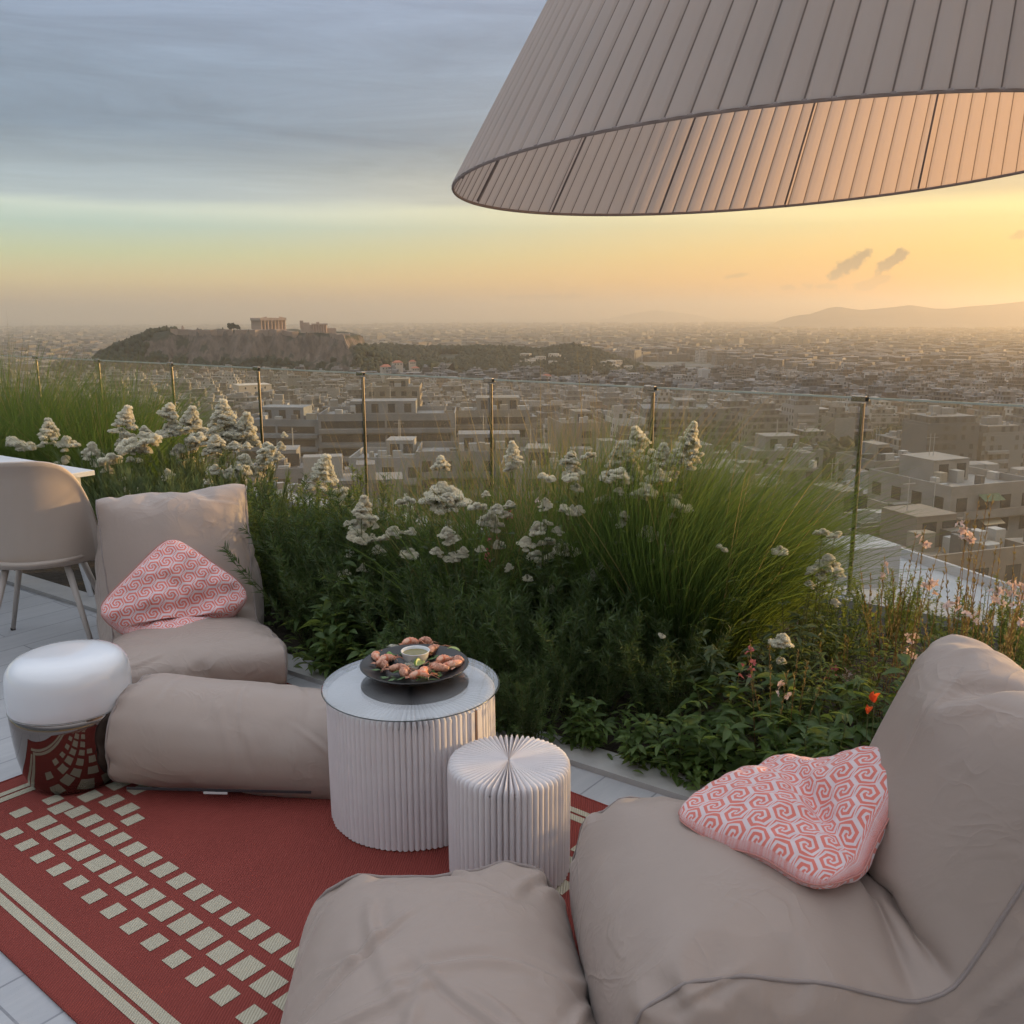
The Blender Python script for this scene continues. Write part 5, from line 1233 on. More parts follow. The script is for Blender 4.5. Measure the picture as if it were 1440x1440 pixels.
PAL = [(.311, .296, .266), (.355, .348, .326), (.266, .266, .259), (.370, .340, .296), (.296, .252, .207), (.244, .252, .259), (.385, .385, .377), (.222, .207, .185), (.340, .311, .266), (.414, .400, .370), (.326, .222, .163), (.281, .281, .266)]
ROOFP = [(.222, .215, .200), (.178, .170, .163), (.266, .259, .244), (.311, .303, .296), (.200, .163, .133)]
class City:
    def __init__(s): s.V = []; s.F = []; s.T = []; s.UV = []
    def quad(s, ps, tone, uvs):
        b = len(s.V); s.V += [tuple(p) for p in ps]; s.F.append((b, b + 1, b + 2, b + 3)); s.T.append(tone); s.UV += uvs
    def block(s, cx, cy, z0, z1, w, d, rot, wall, roof, u0=0., blank=(0, 0, 0, 0)):
        ca, sa = math.cos(rot), math.sin(rot); P = [(cx + x * ca - y * sa, cy + x * sa + y * ca) for x, y in ((-w/2, -d/2), (w/2, -d/2), (w/2, d/2), (-w/2, d/2))]
        for i in range(4):
            a, b = P[i], P[(i + 1) % 4]; L = w if i % 2 == 0 else d
            if blank[i]: uu = [(-5, 0)] * 4
            else: uu = [(u0 + 1 + i * 40, 0), (u0 + 1 + i * 40 + L, 0), (u0 + 1 + i * 40 + L, z1 - z0), (u0 + 1 + i * 40, z1 - z0)]
            s.quad([(a[0], a[1], z0), (b[0], b[1], z0), (b[0], b[1], z1), (a[0], a[1], z1)], wall, uu)
        s.quad([(p[0], p[1], z1) for p in P], roof, [(-5, 0)] * 4)
    def build(s, name, parent=None, mat=None):
        return np_mesh(name, np.array(s.V), np.array(s.F), mat or M_FAC, parent, attr=np.array(s.T), uv=np.array(s.UV))
random.seed(77)
def jitter(c, k=.20): q = .70 + random.uniform(-k, k); return tuple(min(.7, x * q) for x in c)
def urban(c, cx, cy, z0, h, w, d, rot, rich=2, off=(0, 0)):
    """one apartment block with stepped top floors, parapet, lift house, tanks and heaters"""
    wall = jitter(random.choice(PAL)) if random.random() < .88 else (.56, .56, .54); roof = jitter(random.choice(ROOFP), .2); u0 = random.randrange(0, 5000) * 10
    z1 = z0 + h; bl = [random.random() < .3 for _ in range(4)]; bl[0] = random.random() < .15
    c.block(cx, cy, z0 - 6, z1, w, d, rot, wall, roof, u0, bl)
    if rich == 0: return
    ca, sa = math.cos(rot), math.sin(rot)
    def loc(x, y): return cx + x * ca - y * sa, cy + x * sa + y * ca
    # stepped penthouse storeys
    k = random.randint(1, 2); ww, dd, zt = w, d, z1; oy = 0
    for _ in range(k):
        ww *= random.uniform(.62, .9); dd *= random.uniform(.6, .85); oy += random.uniform(-.06, .14) * d
        X, Y = loc(random.uniform(-.06, .06) * w, oy); c.block(X, Y, zt, zt + 2.9, ww, dd, rot, jitter(wall, .08), roof, u0 + 7); zt += 2.9
    if rich >= 1:
        for _ in range(random.randint(1, 3)):
            X, Y = loc(random.uniform(-.3, .3) * ww, oy + random.uniform(-.3, .3) * dd); c.block(X, Y, zt, zt + random.uniform(1.6, 2.9), random.uniform(2, 4.5), random.uniform(2, 4), rot, jitter((.46, .45, .43)), jitter((.34, .33, .32)), 0, (1, 1, 1, 1))
    if rich >= 2:
        for _ in range(random.randint(4, 9)):       # tanks, chimneys and air conditioners
            X, Y = loc(random.uniform(-.46, .46) * w, random.uniform(-.46, .46) * d); q = random.random(); zz = z1 if q < .55 else zt
            if zz == zt: X, Y = loc(random.uniform(-.4, .4) * ww, oy + random.uniform(-.4, .4) * dd)
            c.block(X, Y, zz, zz + random.uniform(.7, 1.5), random.uniform(.5, 1.6), random.uniform(.5, 1.3), rot + random.uniform(-.3, .3), random.choice([(.6, .6, .6), (.3, .3, .3), (.5, .42, .33), (.2, .2, .21)]), (.45, .45, .45), 0, (1, 1, 1, 1))
        # parapets
        t = .22
        for x0, y0, a, b in ((0, -d/2 + t, w, t), (0, d/2 - t, w, t), (-w/2 + t, 0, t, d - 3 * t), (w/2 - t, 0, t, d - 3 * t)):
            X, Y = loc(x0, y0); c.block(X, Y, z1 + .002, z1 + .95, a - .01, b, rot, wall, wall, 0, (1, 1, 1, 1))
        # balcony slabs on the near long face and one side
        ns_ = max(2, int(h / 3.05)); bw_ = w * random.uniform(.5, .95); bx = random.uniform(-.5, .5) * (w - bw_)
        if random.random() < .75:
            for f in range(1, ns_):
                X, Y = loc(bx, -d/2 - .62); c.block(X, Y, z0 + f * 3.05 - .12, z0 + f * 3.05 + .85, bw_, 1.2, rot, jitter((.50, .49, .46), .06), (.35, .34, .33), 0, (1, 1, 1, 1))
        if random.random() < .5:
            sx = 1 if random.random() < .5 else -1; bd = d * random.uniform(.4, .8)
            for f in range(1, ns_):
                X, Y = loc(sx * (w/2 + .55), 0); c.block(X, Y, z0 + f * 3.05 - .12, z0 + f * 3.05 + .85, 1.1, bd, rot, jitter((.48, .47, .44), .06), (.35, .34, .33), 0, (1, 1, 1, 1))
HERO_ZONES = []
# hero buildings read from the photograph: (px left, px right, py roof, distance, storeys, depth, rot, tone, label, roof bits)
M_WIN = gloss('window_glass', (.035, .04, .045), .12, 0., 0., .6); M_TANK = simple('tank_grey', (.36, .36, .35), .5); M_UNITD = simple('dark_roof_unit', (.10, .10, .10), .6); M_HW2 = simple('render_roof_unit', (.30, .27, .22), .8)
heroes = [
 (448, 640, 588, 205, 6, 16, .04, (.40, .41, .42), 'long grey office block with dark ribbon windows, left of the middle railing post', 'ribbon'),
 (625, 745, 583, 214, 6, 18, .04, (.42, .39, .34), 'beige office block with deep balconies behind the middle railing post', 'ribbon'),
 (330, 450, 596, 215, 5, 16, -.10, (.38, .42, .46), 'bluish glass fronted block left of the fifth visible railing post', 'ribbon'),
 (515, 590, 548, 330, 5, 20, .05, (.44, .38, .30), 'brownish block with a flat reddish roof edge above the long grey office block', 'rows'),
 (585, 760, 643, 150, 4, 12, .02, (.42, .42, .42), 'low grey block with small square windows below the beige office block', 'rows'),
 (490, 600, 652, 150, 4, 12, -.03, (.56, .56, .55), 'small white house block with a square window, just right of the fifth visible post', 'rows'),
 (790, 860, 600, 235, 6, 16, .20, (.40, .36, .30), 'tall plain beige side wall block between the middle post and the next one', 'blank'),
 (905, 1010, 578, 380, 4, 30, -.05, (.34, .34, .33), 'broad classical building with a row of pilasters and a dark pitched roof', 'rows'),
 (1060, 1160, 640, 190, 5, 14, .12, (.44, .42, .40), 'grey apartment block behind the tips of the big grass tussock', 'rows'),
 (1225, 1300, 655, 165, 5, 12, .25, (.47, .44, .39), 'pale apartment block right beside the rightmost railing post', 'rows'),
 (1320, 1480, 690, 118, 6, 15, .35, (.50, .48, .45), 'large pale apartment block with brown shutters at the right edge', 'rows'),
 (1200, 1330, 745, 92, 5, 12, .32, (.46, .43, .39), 'stepped apartment block with roof terraces right of the rightmost post', 'rows'),
 (1290, 1470, 790, 78, 5, 11, .34, (.42, .36, .30), 'brown balconied block at the lower right behind the gaura stems', 'rows'),
 (1010, 1110, 690, 140, 5, 13, .10, (.43, .43, .42), 'grey block seen through the top of the big grass tussock', 'rows'),
 (700, 800, 668, 135, 5, 13, -.08, (.48, .46, .42), 'pale block behind the thin wispy grass', 'rows'),
 (350, 440, 668, 140, 4, 12, .10, (.44, .44, .44), 'pale low block above the left bean bag chair', 'rows'),
]
def hero(pl_, pr__, pyr, Y, st, dep, rot, tone, label, kind):
    a = at_y(pl_, pyr, Y); c = at_y(pr__, pyr, Y); w = (c - a).length; zt = (a.z + c.z) / 2; h = st * 3.1
    mid = (a + c) / 2; cx = mid.x - math.sin(rot) * dep / 2; cy_ = mid.y + math.cos(rot) * dep / 2 * 1.0
    HERO_ZONES.append((cx, cy_, max(w, dep) * .62, Y))
    z0 = min(zt - h, gz(cx, cy_) - 1); r = empty('apartment_block', (cx, cy_, zt - h), rot, label, 'building', 'apartment blocks below the terrace')
    mt = simple('wall_%02d' % len(HERO_ZONES), tuple(q * .50 for q in tone), .85, var=.38, scale=.30)
    b = MB(); b.box(-w/2, w/2, -dep/2, dep/2, z0 - (zt - h) - 5, h); b.build('wall', mt, r)
    b = MB(); t = .25
    b.box(-w/2, w/2, -dep/2, -dep/2 + t, h + .004, h + 1.0); b.box(-w/2, w/2, dep/2 - t, dep/2, h + .004, h + 1.0); b.box(-w/2, -w/2 + t, -dep/2 + t + .003, dep/2 - t - .003, h + .004, h + 1.0); b.box(w/2 - t, w/2, -dep/2 + t + .003, dep/2 - t - .003, h + .004, h + 1.0); b.build('parapet', mt, r)
    pw, pd = w * random.uniform(.28, .55), dep * .42; px0 = random.uniform(-.15, .15) * w
    ph_ = MB(); ph_.box(px0 - pw/2, px0 + pw/2, 0, pd, h + .005, h + 2.9); ph_.box(px0 - pw/2 - .05, px0 + pw/2 + .05, -.05, pd + .05, h + 2.905, h + 3.02); po = ph_.build('penthouse', mt, r)
    q = MB()
    for k in range(max(2, int(pw / 3.2))):
        x0 = px0 - pw/2 + (k + .3) * pw / max(2, int(pw / 3.2)); q.box(x0, x0 + 1.6, -.04, .02, h + .4, h + 2.4)
    q.build('window', M_WIN, po)
    for k in range(random.randint(6, 11)):
        x0 = random.uniform(-.46, .42) * w; y0 = random.uniform(-.4, -.1) * dep; b = MB(); q2 = random.uniform(.5, 2.4); b.box(x0, x0 + q2, y0, y0 + random.uniform(.6, 1.6), h + .006, h + random.uniform(.6, 2.1)); b.build('roof_unit', random.choice([M_TANK, M_TANK, M_UNITD, M_HW2]), r)
    for k in range(2):
        x0 = px0 + random.uniform(-.4, .4) * pw; b = MB(); b.tube([(x0, pd * .5, h + 3.1), (x0, pd * .5, h + 6.2)], .05, 5); b.box(x0 - .7, x0 + .7, pd * .5 - .03, pd * .5 + .03, h + 5.6, h + 5.66); b.build('antenna', M_TANK, r)
    if kind == 'blank':
        for f in range(2):
            b = MB(); b.box(-w * .1, w * .1, -dep/2 - .05, -dep/2 + .05, h - 2.8 - f * 3.1, h - 1.2 - f * 3.1); b.build('window', M_WIN, r)
        return
    wins = None
    for f in range(st):
        zb = h - (f + 1) * 3.1
        if kind == 'ribbon':
            nseg = max(2, int(w / 12))
            for k in range(nseg):
                x0 = -w/2 + .6 + k * (w - 1.2) / nseg; x1 = x0 + (w - 1.2) / nseg - .5
                if wins is None or k == 0:
                    b = MB(); b.box(0, x1 - x0, -.05, .05, 0, 1.5); o = b.build('window', M_WIN, r); wins = o.data; o.location = (x0, -dep/2, zb + 1.0)
                else: link_copy(wins, 'window', r, (x0, -dep/2, zb + 1.0))
            b = MB(); b.box(-w/2 + .2, w/2 - .2, -dep/2 - .9, -dep/2 - .06, zb - .12, zb + .75); b.build('balcony', mt, r)
        else:
            nw_ = max(3, int(w / 3.2)); step = w / nw_
            for k in range(nw_):
                x0 = -w/2 + (k + .28) * step
                if wins is None: b = MB(); b.box(0, step * .46, -.05, .05, 0, 1.75); o = b.build('window', M_WIN, r); wins = o.data; o.location = (x0, -dep/2, zb + .75)
                else: link_copy(wins, 'window', r, (x0, -dep/2, zb + .75))
            nd = max(2, int(dep / 3.6))
            for k in range(nd):
                for sx in (-1, 1): link_copy(wins, 'window', r, (sx * w/2 + (0), -dep/2 + (k + .3) * dep / nd, zb + .75), (0, 0, R_(90)))
            if f < st - 0:
                b = MB(); x0 = -w * .42; x1 = w * random.choice((.1, .42)); b.box(x0, x1, -dep/2 - 1.2, -dep/2 - .06, zb - .12, zb + .04); b.box(x0, x1, -dep/2 - 1.2, -dep/2 - 1.12, zb + .045, zb + .95); b.build('balcony', mt, r)
                if random.random() < .5: b = MB(); xa = x0 + random.uniform(0, .5) * (x1 - x0); b.add([(xa, -dep/2 - .06, zb + 2.8), (xa + 3.4, -dep/2 - .06, zb + 2.8), (xa + 3.4, -dep/2 - 1.3, zb + 2.1), (xa, -dep/2 - 1.3, zb + 2.1)], [(0, 1, 2, 3)]); b.build('awning', random.choice(AWNING_CLOTHS), r)
AWNING_CLOTHS = [simple('awning_green', (.05, .10, .06), .8), simple('awning_ochre', (.38, .22, .07), .8), simple('awning_cream', (.40, .35, .25), .8)]
for hdef in heroes: hero(*hdef)
# white flat roof right below the terrace edge, seen through the glass at the foot of the rightmost post
p0 = on_z(1235, 835, -14.); r = empty('neighbour_house', (p0.x, p0.y, -14.), R_(18), 'white roofed neighbour building close below the foot of the rightmost railing post', 'building')
M_WROOF = simple('white_roof_coating', (.37, .39, .42), .6, var=.16, scale=.6)
b = MB(); b.box(-7, 7, -6, 7, -18, 0); b.build('wall', M_WROOF, r); b = MB()
b.box(-7, 7, -6, -5.75, .003, .6); b.box(-7, 7, 6.75, 7, .003, .6); b.box(-7, -6.75, -5.74, 6.74, .003, .6); b.box(6.75, 7, -5.74, 6.74, .003, .6); b.build('parapet', M_WROOF, r)
b = MB(); b.box(-1.5, 2.2, 1, 4, .004, 2.4); b.build('stair_house', M_WROOF, r); b = MB(); b.box(-4.6, -3.6, -2, -1.2, .004, .9); b.build('air_conditioner', M_TANK, r); HERO_ZONES.append((p0.x, p0.y, 12, 50))

# everything else up to the foot of the temple hill
cand = []
rot0 = .16; ca, sa = math.cos(rot0), math.sin(rot0)
for gi in range(-66, 67):
    for gj in range(2, 78):
        x0 = gi * 21. + random.uniform(-2, 2) + (gj % 2) * 4; y0 = gj * 17.5 + random.uniform(-1.5, 1.5)
        x = x0 * ca - y0 * sa + 120; y = x0 * sa + y0 * ca
        if y < 90 or y > (1185 if -700 < x < 560 else 1310) or abs(x) > y * .66 + 12: continue
        if gi % 5 == 0 or gj % 6 == 0 and gj > 6:
            if random.random() < .6: continue
        z0 = gz(x, y); ln = math.hypot(x, y)
        h = random.choice([12, 15, 15, 18, 18, 21, 21, 24]) + random.uniform(-1, 1)
        w_, d_ = random.uniform(11, 19), random.uniform(10, 15)
        if any(math.hypot(x - a, y - b) < q + 9 for a, b, q, _ in HERO_ZONES): continue
        # keep the line of sight over the nearest roofs as in the photograph
        lim = {True: 1.6 - ln * .150}[True] if ln < 330 else 1e9
        if z0 + h + 6 > lim: h = lim - z0 - 7
        if h < 5: continue
        if random.random() < .05 and ln > 200: cand.append((ln, x, y, z0, 0, 0, 0, 0)); continue
        # parks and the wooded slope
        if noise.noise(Vector((x / 160, y / 160, 3.))) > .30 and ln > 330: cand.append((ln, x, y, z0, 0, 0, 0, 0)); continue
        cand.append((ln, x, y, z0, h, w_, d_, rot0 + random.choice([0, 0, 0, .05, -.04, math.pi / 2])))
cand.sort()
blds = [c for c in cand if c[4] > 0]; parks = [c for c in cand if c[4] == 0]
vis = []
for c in blds:
    u, v, d = px_of(c[1], c[2], c[3] + c[4]); inside = -40 < u < 1480
    vis.append((inside, c))
near = [c for ok, c in vis if ok][:250]; ids = set(id(c) for c in near); rest = [c for ok, c in vis if id(c) not in ids]
post_px = [px_of(p.x, p.y, 1.0)[0] for p in posts]
def zone(x, y, z):
    u = px_of(x, y, z)[0]
    if u < 335: return 'left of the fourth railing post'
    if u < 480: return 'between the fourth and fifth railing posts'
    if u < 661: return 'between the fifth and the middle railing posts'
    if u < 895: return 'between the middle railing post and the dense valerian'
    if u < 1215: return 'between the last two railing posts above the grass'
    return 'right of the rightmost railing post'
for c in near:
    ln, x, y, z0, h, w_, d_, rt = c
    ct = City(); urban(ct, 0, 0, 0, h, w_, d_, rt, 2 if ln < 620 else 1)
    o = ct.build('apartment_block'); o.location = (x, y, z0)
    dist = 'near' if ln < 260 else 'middle' if ln < 420 else 'farther'
    tall = 'low' if h < 13 else 'mid rise' if h < 19 else 'tall'
    tn = ct.T[0]; hue = 'white' if min(tn) > .48 else 'rust coloured' if tn[0] > tn[2] * 1.7 else 'cream' if tn[0] > tn[2] * 1.18 else 'grey' if max(tn) < .40 else 'pale grey'
    tag(o, f'{dist} {tall} {hue} apartment block {zone(x, y, z0 + h)}', 'building', f'city blocks {zone(x, y, z0 + h)}')
ct = City()
for ln, x, y, z0, h, w_, d_, rt in rest: urban(ct, x, y, z0, h, w_, d_, rt, 1 if ln < 900 else 0 if random.random() < .4 else 1)
tag(ct.build('city_blocks'), 'dense mass of flat roofed apartment blocks reaching to the temple hill', 'city', kind='stuff')
# the far plain, out to the sea and the foot of the mountains
ct = City(); random.seed(5)
for _ in range(15000):
    ln = 1350 * (14000 / 1350) ** (random.random() ** 1.15); a = random.uniform(-.56, .56); x, y = ln * math.sin(a), ln * math.cos(a)
    if -700 < x < 400 and 1080 < y < 2000: continue
    if noise.noise(Vector((x / 500, y / 900, 8.))) > .30 + (.0 if x > 0 else .1): continue
    k = (ln / 1350) ** .62; w_ = random.uniform(12, 26) * k; d_ = random.uniform(11, 20) * k; h = random.choice([10, 14, 18, 22]) * (1 + .10 * k) * 1
    z0 = gz(x, y); wall = tuple(q * .66 for q in jitter(random.choice(PAL[:7] + PAL[8:]), .35))
    if random.random() < .06: wall = (.55, .53, .50)
    ct.block(x, y, z0 - 5, z0 + h, w_, d_, random.choice([.16, .5, .9, 1.2]), wall, tuple(q * .62 for q in jitter(random.choice(ROOFP), .4)), random.randrange(4000) * 10)
tag(ct.build('distant_city'), 'endless pale city fading into the haze of the plain', 'city', kind='stuff')
# one tower block on the horizon, a few others
M_TOW = simple('tower_grey', (.22, .22, .23), .7, var=.1, scale=.02)
for px_, wpx, py_, Y, lb in ((621, 8.5, 461, 7800, 'lone dark tower block on the hazy horizon right of the temple hill'), (651, 5, 464, 8000, 'lower tower on the horizon right of the lone dark tower block'), (1000, 4, 470, 7000, 'slim pale tower standing on the hazy horizon below the first mountain')):
    p = at_y(px_, py_, Y); wd = wpx / F_PX * Y; z0 = gz(p.x, Y); hh = p.z - z0; r = empty('tower_block', (p.x, Y, z0), .3, lb, 'tower', 'towers on the horizon')
    b = MB(); b.box(-wd * .45, wd * .45, -wd * .3, wd * .3, -5, hh); b.build('shaft', M_TOW, r)
    b = MB(); b.box(-wd * .3, wd * .3, -wd * .2, wd * .2, hh + .01, hh + 6); b.build('plant_room', M_TOW, r)

# ------------------------------------------------------------------ the rock with the temple
def plane_pt(px, py, Y): return at_y(px, py, Y)
AC = plane_pt(368, 463, 1300); ZT = AC.z
def prof(x, tab):
    if x <= tab[0][0]: return tab[0][1]
    for (a, za), (b, zb) in zip(tab, tab[1:]):
        if x <= b: return za + (zb - za) * (x - a) / (b - a)
    return tab[-1][1]
X = lambda px, Y=1300.: (px - 720) / F_PX * Y * 1.0
sil = [(150, 512), (168, 500), (188, 491), (215, 478), (240, 466), (258, 463.5), (300, 464.5), (345, 464), (405, 464), (432, 467), (470, 468), (496, 471), (502, 486), (516, 491), (540, 500), (575, 514)]
sil = [(at_y(p, q, 1300).x, at_y(p, q, 1300).z) for p, q in sil]
x0, x1, y0, y1, st = sil[0][0] - 60, sil[-1][0] + 60, 1120, 1470, 3.2
nx, ny = int((x1 - x0) / st), int((y1 - y0) / st); V = np.zeros((ny + 1, nx + 1, 3))
for j in range(ny + 1):
    for i in range(nx + 1):
        x = x0 + i * st; y = y0 + j * st; top = prof(x + 7 * noise.noise(Vector((y / 14, 2.2, 0))) + 3 * noise.noise(Vector((y / 5, 6.2, 0))), sil) + 1.6 * noise.noise(Vector((x / 16, 4.4, 0))); g0 = gz(x, y) - 2
        fb = 22 * noise.noise(Vector((x / 45, 3.1, 0))) + 9 * noise.noise(Vector((x / 13, 9., 0)))
        front = 1238 + fb; backy = 1362 - fb
        rockm = min(1., max(0., (x - sil[3][0]) / 60)) * min(1., max(0., (sil[12][0] + 14 - x) / 16))
        d = max(front - y, y - backy, 0.)
        cliff = 30 * rockm
        if d <= 0: z = top + 1.2 * noise.noise(Vector((x / 20, y / 20, 0)))
        else:
            t = min(1., d / 20.); z = top - cliff * (t ** .7) * (1 + .25 * noise.noise(Vector((x / 9, y / 9, 1))))
            z -= max(0., d - 8.) * (.52 if d < 110 else .8)
            z += rockm * 9 * noise.noise(Vector((x / 8, y / 12, z / 10))) * (1 if d < 40 else .4)
        z -= 1.6 * max(0., noise.noise(Vector((x / 34, y / 40, 5.)))) * (1 if d <= 0 else 0)
        V[j, i] = (x, y, max(z, g0 - 4))
i = np.arange(ny)[:, None] * (nx + 1); k = np.arange(nx)[None, :]
F = np.stack([i + k, i + k + 1, i + nx + 2 + k, i + nx + 1 + k], -1).reshape(-1, 4)
m, nt, b, o = new_mat('rock_and_scrub'); geo = nt.nodes.new('ShaderNodeNewGeometry'); sp = nt.nodes.new('ShaderNodeSeparateXYZ'); nt.links.new(geo.outputs['Normal'], sp.inputs[0])
steep = smooth_step(N(nt, sp.outputs[2]) + (noise_tex(nt, .022, 5, .65) - .5) * 2.1, .62, .84)
strata = noise_tex(nt, .12, 7, .7, stretch=(1, 1, .35)); rockc = mixc(nt, smooth_step(strata, .3, .7), (.06, .046, .038), (.19, .145, .115)); green = mixc(nt, noise_tex(nt, .08, 6, .7), (.012, .018, .009), (.038, .042, .022))
nt.links.new(mixc(nt, steep, rockc, green), b.inputs['Base Color']); b.inputs['Roughness'].default_value = .95; add_bump(nt, b, strata, .8, 3.)
tag(np_mesh('hill', V.reshape(-1, 3), F, m, smooth=True), kind='structure')
# the wooded ridge beyond, right of the rock
sil2 = [(480, 512), (505, 492), (520, 488), (535, 486.5), (560, 489), (600, 490), (650, 489), (700, 489.5), (760, 493), (785, 489), (800, 487), (815, 489), (840, 494), (865, 504), (885, 510), (920, 524), (960, 530)]
Y2 = 1700.
sil2 = [(at_y(p, q, Y2).x, at_y(p, q, Y2).z - 5) for p, q in sil2]
x0, x1, y0, y1, st = sil2[0][0] - 220, sil2[-1][0] + 80, 1420, 2050, 9.
nx, ny = int((x1 - x0) / st), int((y1 - y0) / st); V = np.zeros((ny + 1, nx + 1, 3))
def ridge_z(x, y):
    top = prof(x, sil2); g0 = gz(x, y); t = max(0., 1 - abs((y - Y2) / (250 if y < Y2 else 300)) ** 1.5)
    z = g0 + (top - g0) * t + 3 * noise.noise(Vector((x / 40, y / 40, 0)))
    return z
for j in range(ny + 1):
    for i in range(nx + 1):
        x = x0 + i * st; y = y0 + j * st; V[j, i] = (x, y, ridge_z(x, y) if y < y1 - 12 else gz(x, y) - 3)
i = np.arange(ny)[:, None] * (nx + 1); k = np.arange(nx)[None, :]
m2_, nt, b, o = new_mat('wooded_slope'); nt.links.new(mixc(nt, smooth_step(noise_tex(nt, .03, 6, .7), .4, .7), (.018, .026, .012), (.08, .075, .045)), b.inputs['Base Color']); b.inputs['Roughness'].default_value = .95
tag(np_mesh('hill', V.reshape(-1, 3), np.stack([i + k, i + k + 1, i + nx + 2 + k, i + nx + 1 + k], -1).reshape(-1, 4), m2_, smooth=True), kind='structure')
# woods: many small crowns
M_PINE = leaf_mat('pine_crowns', (.010, .017, .008), (.030, .040, .016), .1, scale=.05, rough=.9)
def ico(sub):
    bm = bmesh.new(); bmesh.ops.create_icosphere(bm, subdivisions=sub, radius=1.); v = np.array([p.co[:] for p in bm.verts]); f = np.array([[q.index for q in p.verts] for p in bm.faces]); bm.free(); return v, f
IV, IF = ico(2)
def woods(pts, name, label, seed=3):
    rng = np.random.RandomState(seed); V = []; F = []; o = 0
    for x, y, z, r, hh in pts:
        q = IV * (1 + rng.normal(size=(len(IV), 1)) * .16); V.append(q * np.array([r, r, hh]) + np.array([x, y, z + hh * .75])); F.append(IF + o); o += len(IV)
    return tag(np_mesh(name, np.concatenate(V), np.concatenate(F), M_PINE, nv=3), label, 'woodland', kind='stuff')
random.seed(8); pts = []
dg = None
def rock_z(x, y):
    top = prof(x, sil); front = 1238 + 22 * noise.noise(Vector((x / 45, 3.1, 0))) + 9 * noise.noise(Vector((x / 13, 9., 0)))
    rockm = min(1., max(0., (x - sil[3][0]) / 60)) * min(1., max(0., (sil[12][0] + 14 - x) / 16)); d = max(front - y, 0)
    return (top if d == 0 else top - 30 * rockm * min(1, d / 13.) ** .7 - max(0, d - 8) * (.52 if d < 110 else .8)), d, rockm
for _ in range(9000):
    x = random.uniform(sil[0][0] - 40, sil[-1][0] + 40); y = random.uniform(1125, 1300); z, d, rm = rock_z(x, y)
    if sil[11][0] - 10 < x < sil[12][0] + 1 and y > 1195: continue
    if rm > .4 and d < 26 + 34 * noise.noise(Vector((x / 30, 7, 0))): continue
    if z < gz(x, y) - 1: z = gz(x, y)
    if random.random() < .35: pts.append((x, y, z, random.uniform(2.2, 4.6), random.uniform(2.5, 5.)))
for _ in range(600):                                       # left shoulder
    x = random.uniform(sil[1][0], sil[4][0]); y = random.uniform(1225, 1330); pts.append((x, y, rock_z(x, y)[0], random.uniform(1.6, 3.2), random.uniform(2.5, 5)))
woods(pts, 'woodland', 'dark pine wood on the slopes of the temple rock')
pts = []
for _ in range(5200):
    x = random.uniform(sil2[0][0] - 60, sil2[-1][0]); y = random.uniform(1440, 1760)
    if noise.noise(Vector((x / 70, y / 60, 4.))) > .30 and y < 1640: continue
    pts.append((x, y, ridge_z(x, y), random.uniform(3, 6.), random.uniform(3, 6.5)))
woods(pts, 'woodland', 'dark pine wood covering the long ridge right of the temple rock', 4)
pts = []
for ln, x, y, z0, *_ in parks:
    for _ in range(11): pts.append((x + random.uniform(-11, 11), y + random.uniform(-10, 10), z0, random.uniform(3, 5.5), random.uniform(4, 7)))
for _ in range(3600):
    x = random.uniform(-640, 620); y = random.uniform(1190, 1440)
    if x < -200 and y > 1225: continue; pts.append((x, y, gz(x, y), random.uniform(6, 11), random.uniform(8, 13)))
for _ in range(2600):
    ln = random.uniform(1900, 5200); a = random.uniform(.02, .5); x, y = ln * math.sin(a), ln * math.cos(a)
    if noise.noise(Vector((x / 400, y / 700, 1.))) < .12: continue
    pts.append((x, y, gz(x, y), random.uniform(8, 20), random.uniform(5, 9)))
woods(pts, 'woodland', 'dark tree groups in parks and along streets of the city', 6)
# single cypresses standing out against the sky on the left shoulder, and the round tree beside the temple
M_BARK = simple('bark', (.06, .045, .03), .9)
def far_tree(px, py_top, Y, h, r, kind, label, group):
    p = at_y(px, py_top, Y); root = empty(kind, (p.x, Y, p.z - h), 0, label, 'tree', group)
    b = MB(); b.tube([(0, 0, -2), (.1, 0, h * .5), (0, 0, h * .85)], [r * .12, r * .09, .05], 6); b.build('trunk', M_BARK, root)
    b = MB()
    if kind == 'cypress_tree': 
        for k in range(7): t = k / 6; b.blob((random.uniform(-.1, .1) * r, 0, h * (.2 + .7 * t)), r * (1.05 - .75 * t), 2, .5, 2.5, k, sq=(1, 1, 1.5))
    else:
        for k in range(14): a = random.uniform(0, 6.28); q = random.uniform(.1, .75) * r; b.blob((q * math.cos(a), q * math.sin(a), h * random.uniform(.45, .8)), r * random.uniform(.35, .5), 2, .6, 2.5, k, sq=(1, 1, .85))
    b.build('crown', M_PINE, root)
random.seed(14)
for k, (px_, py_, h) in enumerate(((168, 489, 9), (173, 487, 10), (179, 487, 8), (190, 485, 8), (197, 480, 9), (205, 474, 12), (212, 473, 8), (220, 469, 10), (227, 464, 11), (232, 466, 7))):
    far_tree(px_, py_, 1290, h + 4, 2.1, 'cypress_tree', 'dark cypress in the row against the sky on the left shoulder of the temple rock', 'cypresses on the left shoulder of the temple rock')
far_tree(325, 453, 1292, 14, 5.6, 'round_tree', 'dark round tree just left of the temple', 'trees beside the temple'); far_tree(333, 455, 1292, 11, 5, 'round_tree', 'lower dark tree between the round tree and the temple', 'trees beside the temple')
far_tree(313, 460, 1292, 6, 1.4, 'cypress_tree', 'tiny cypress on the rock edge left of the round tree', 'trees beside the temple')
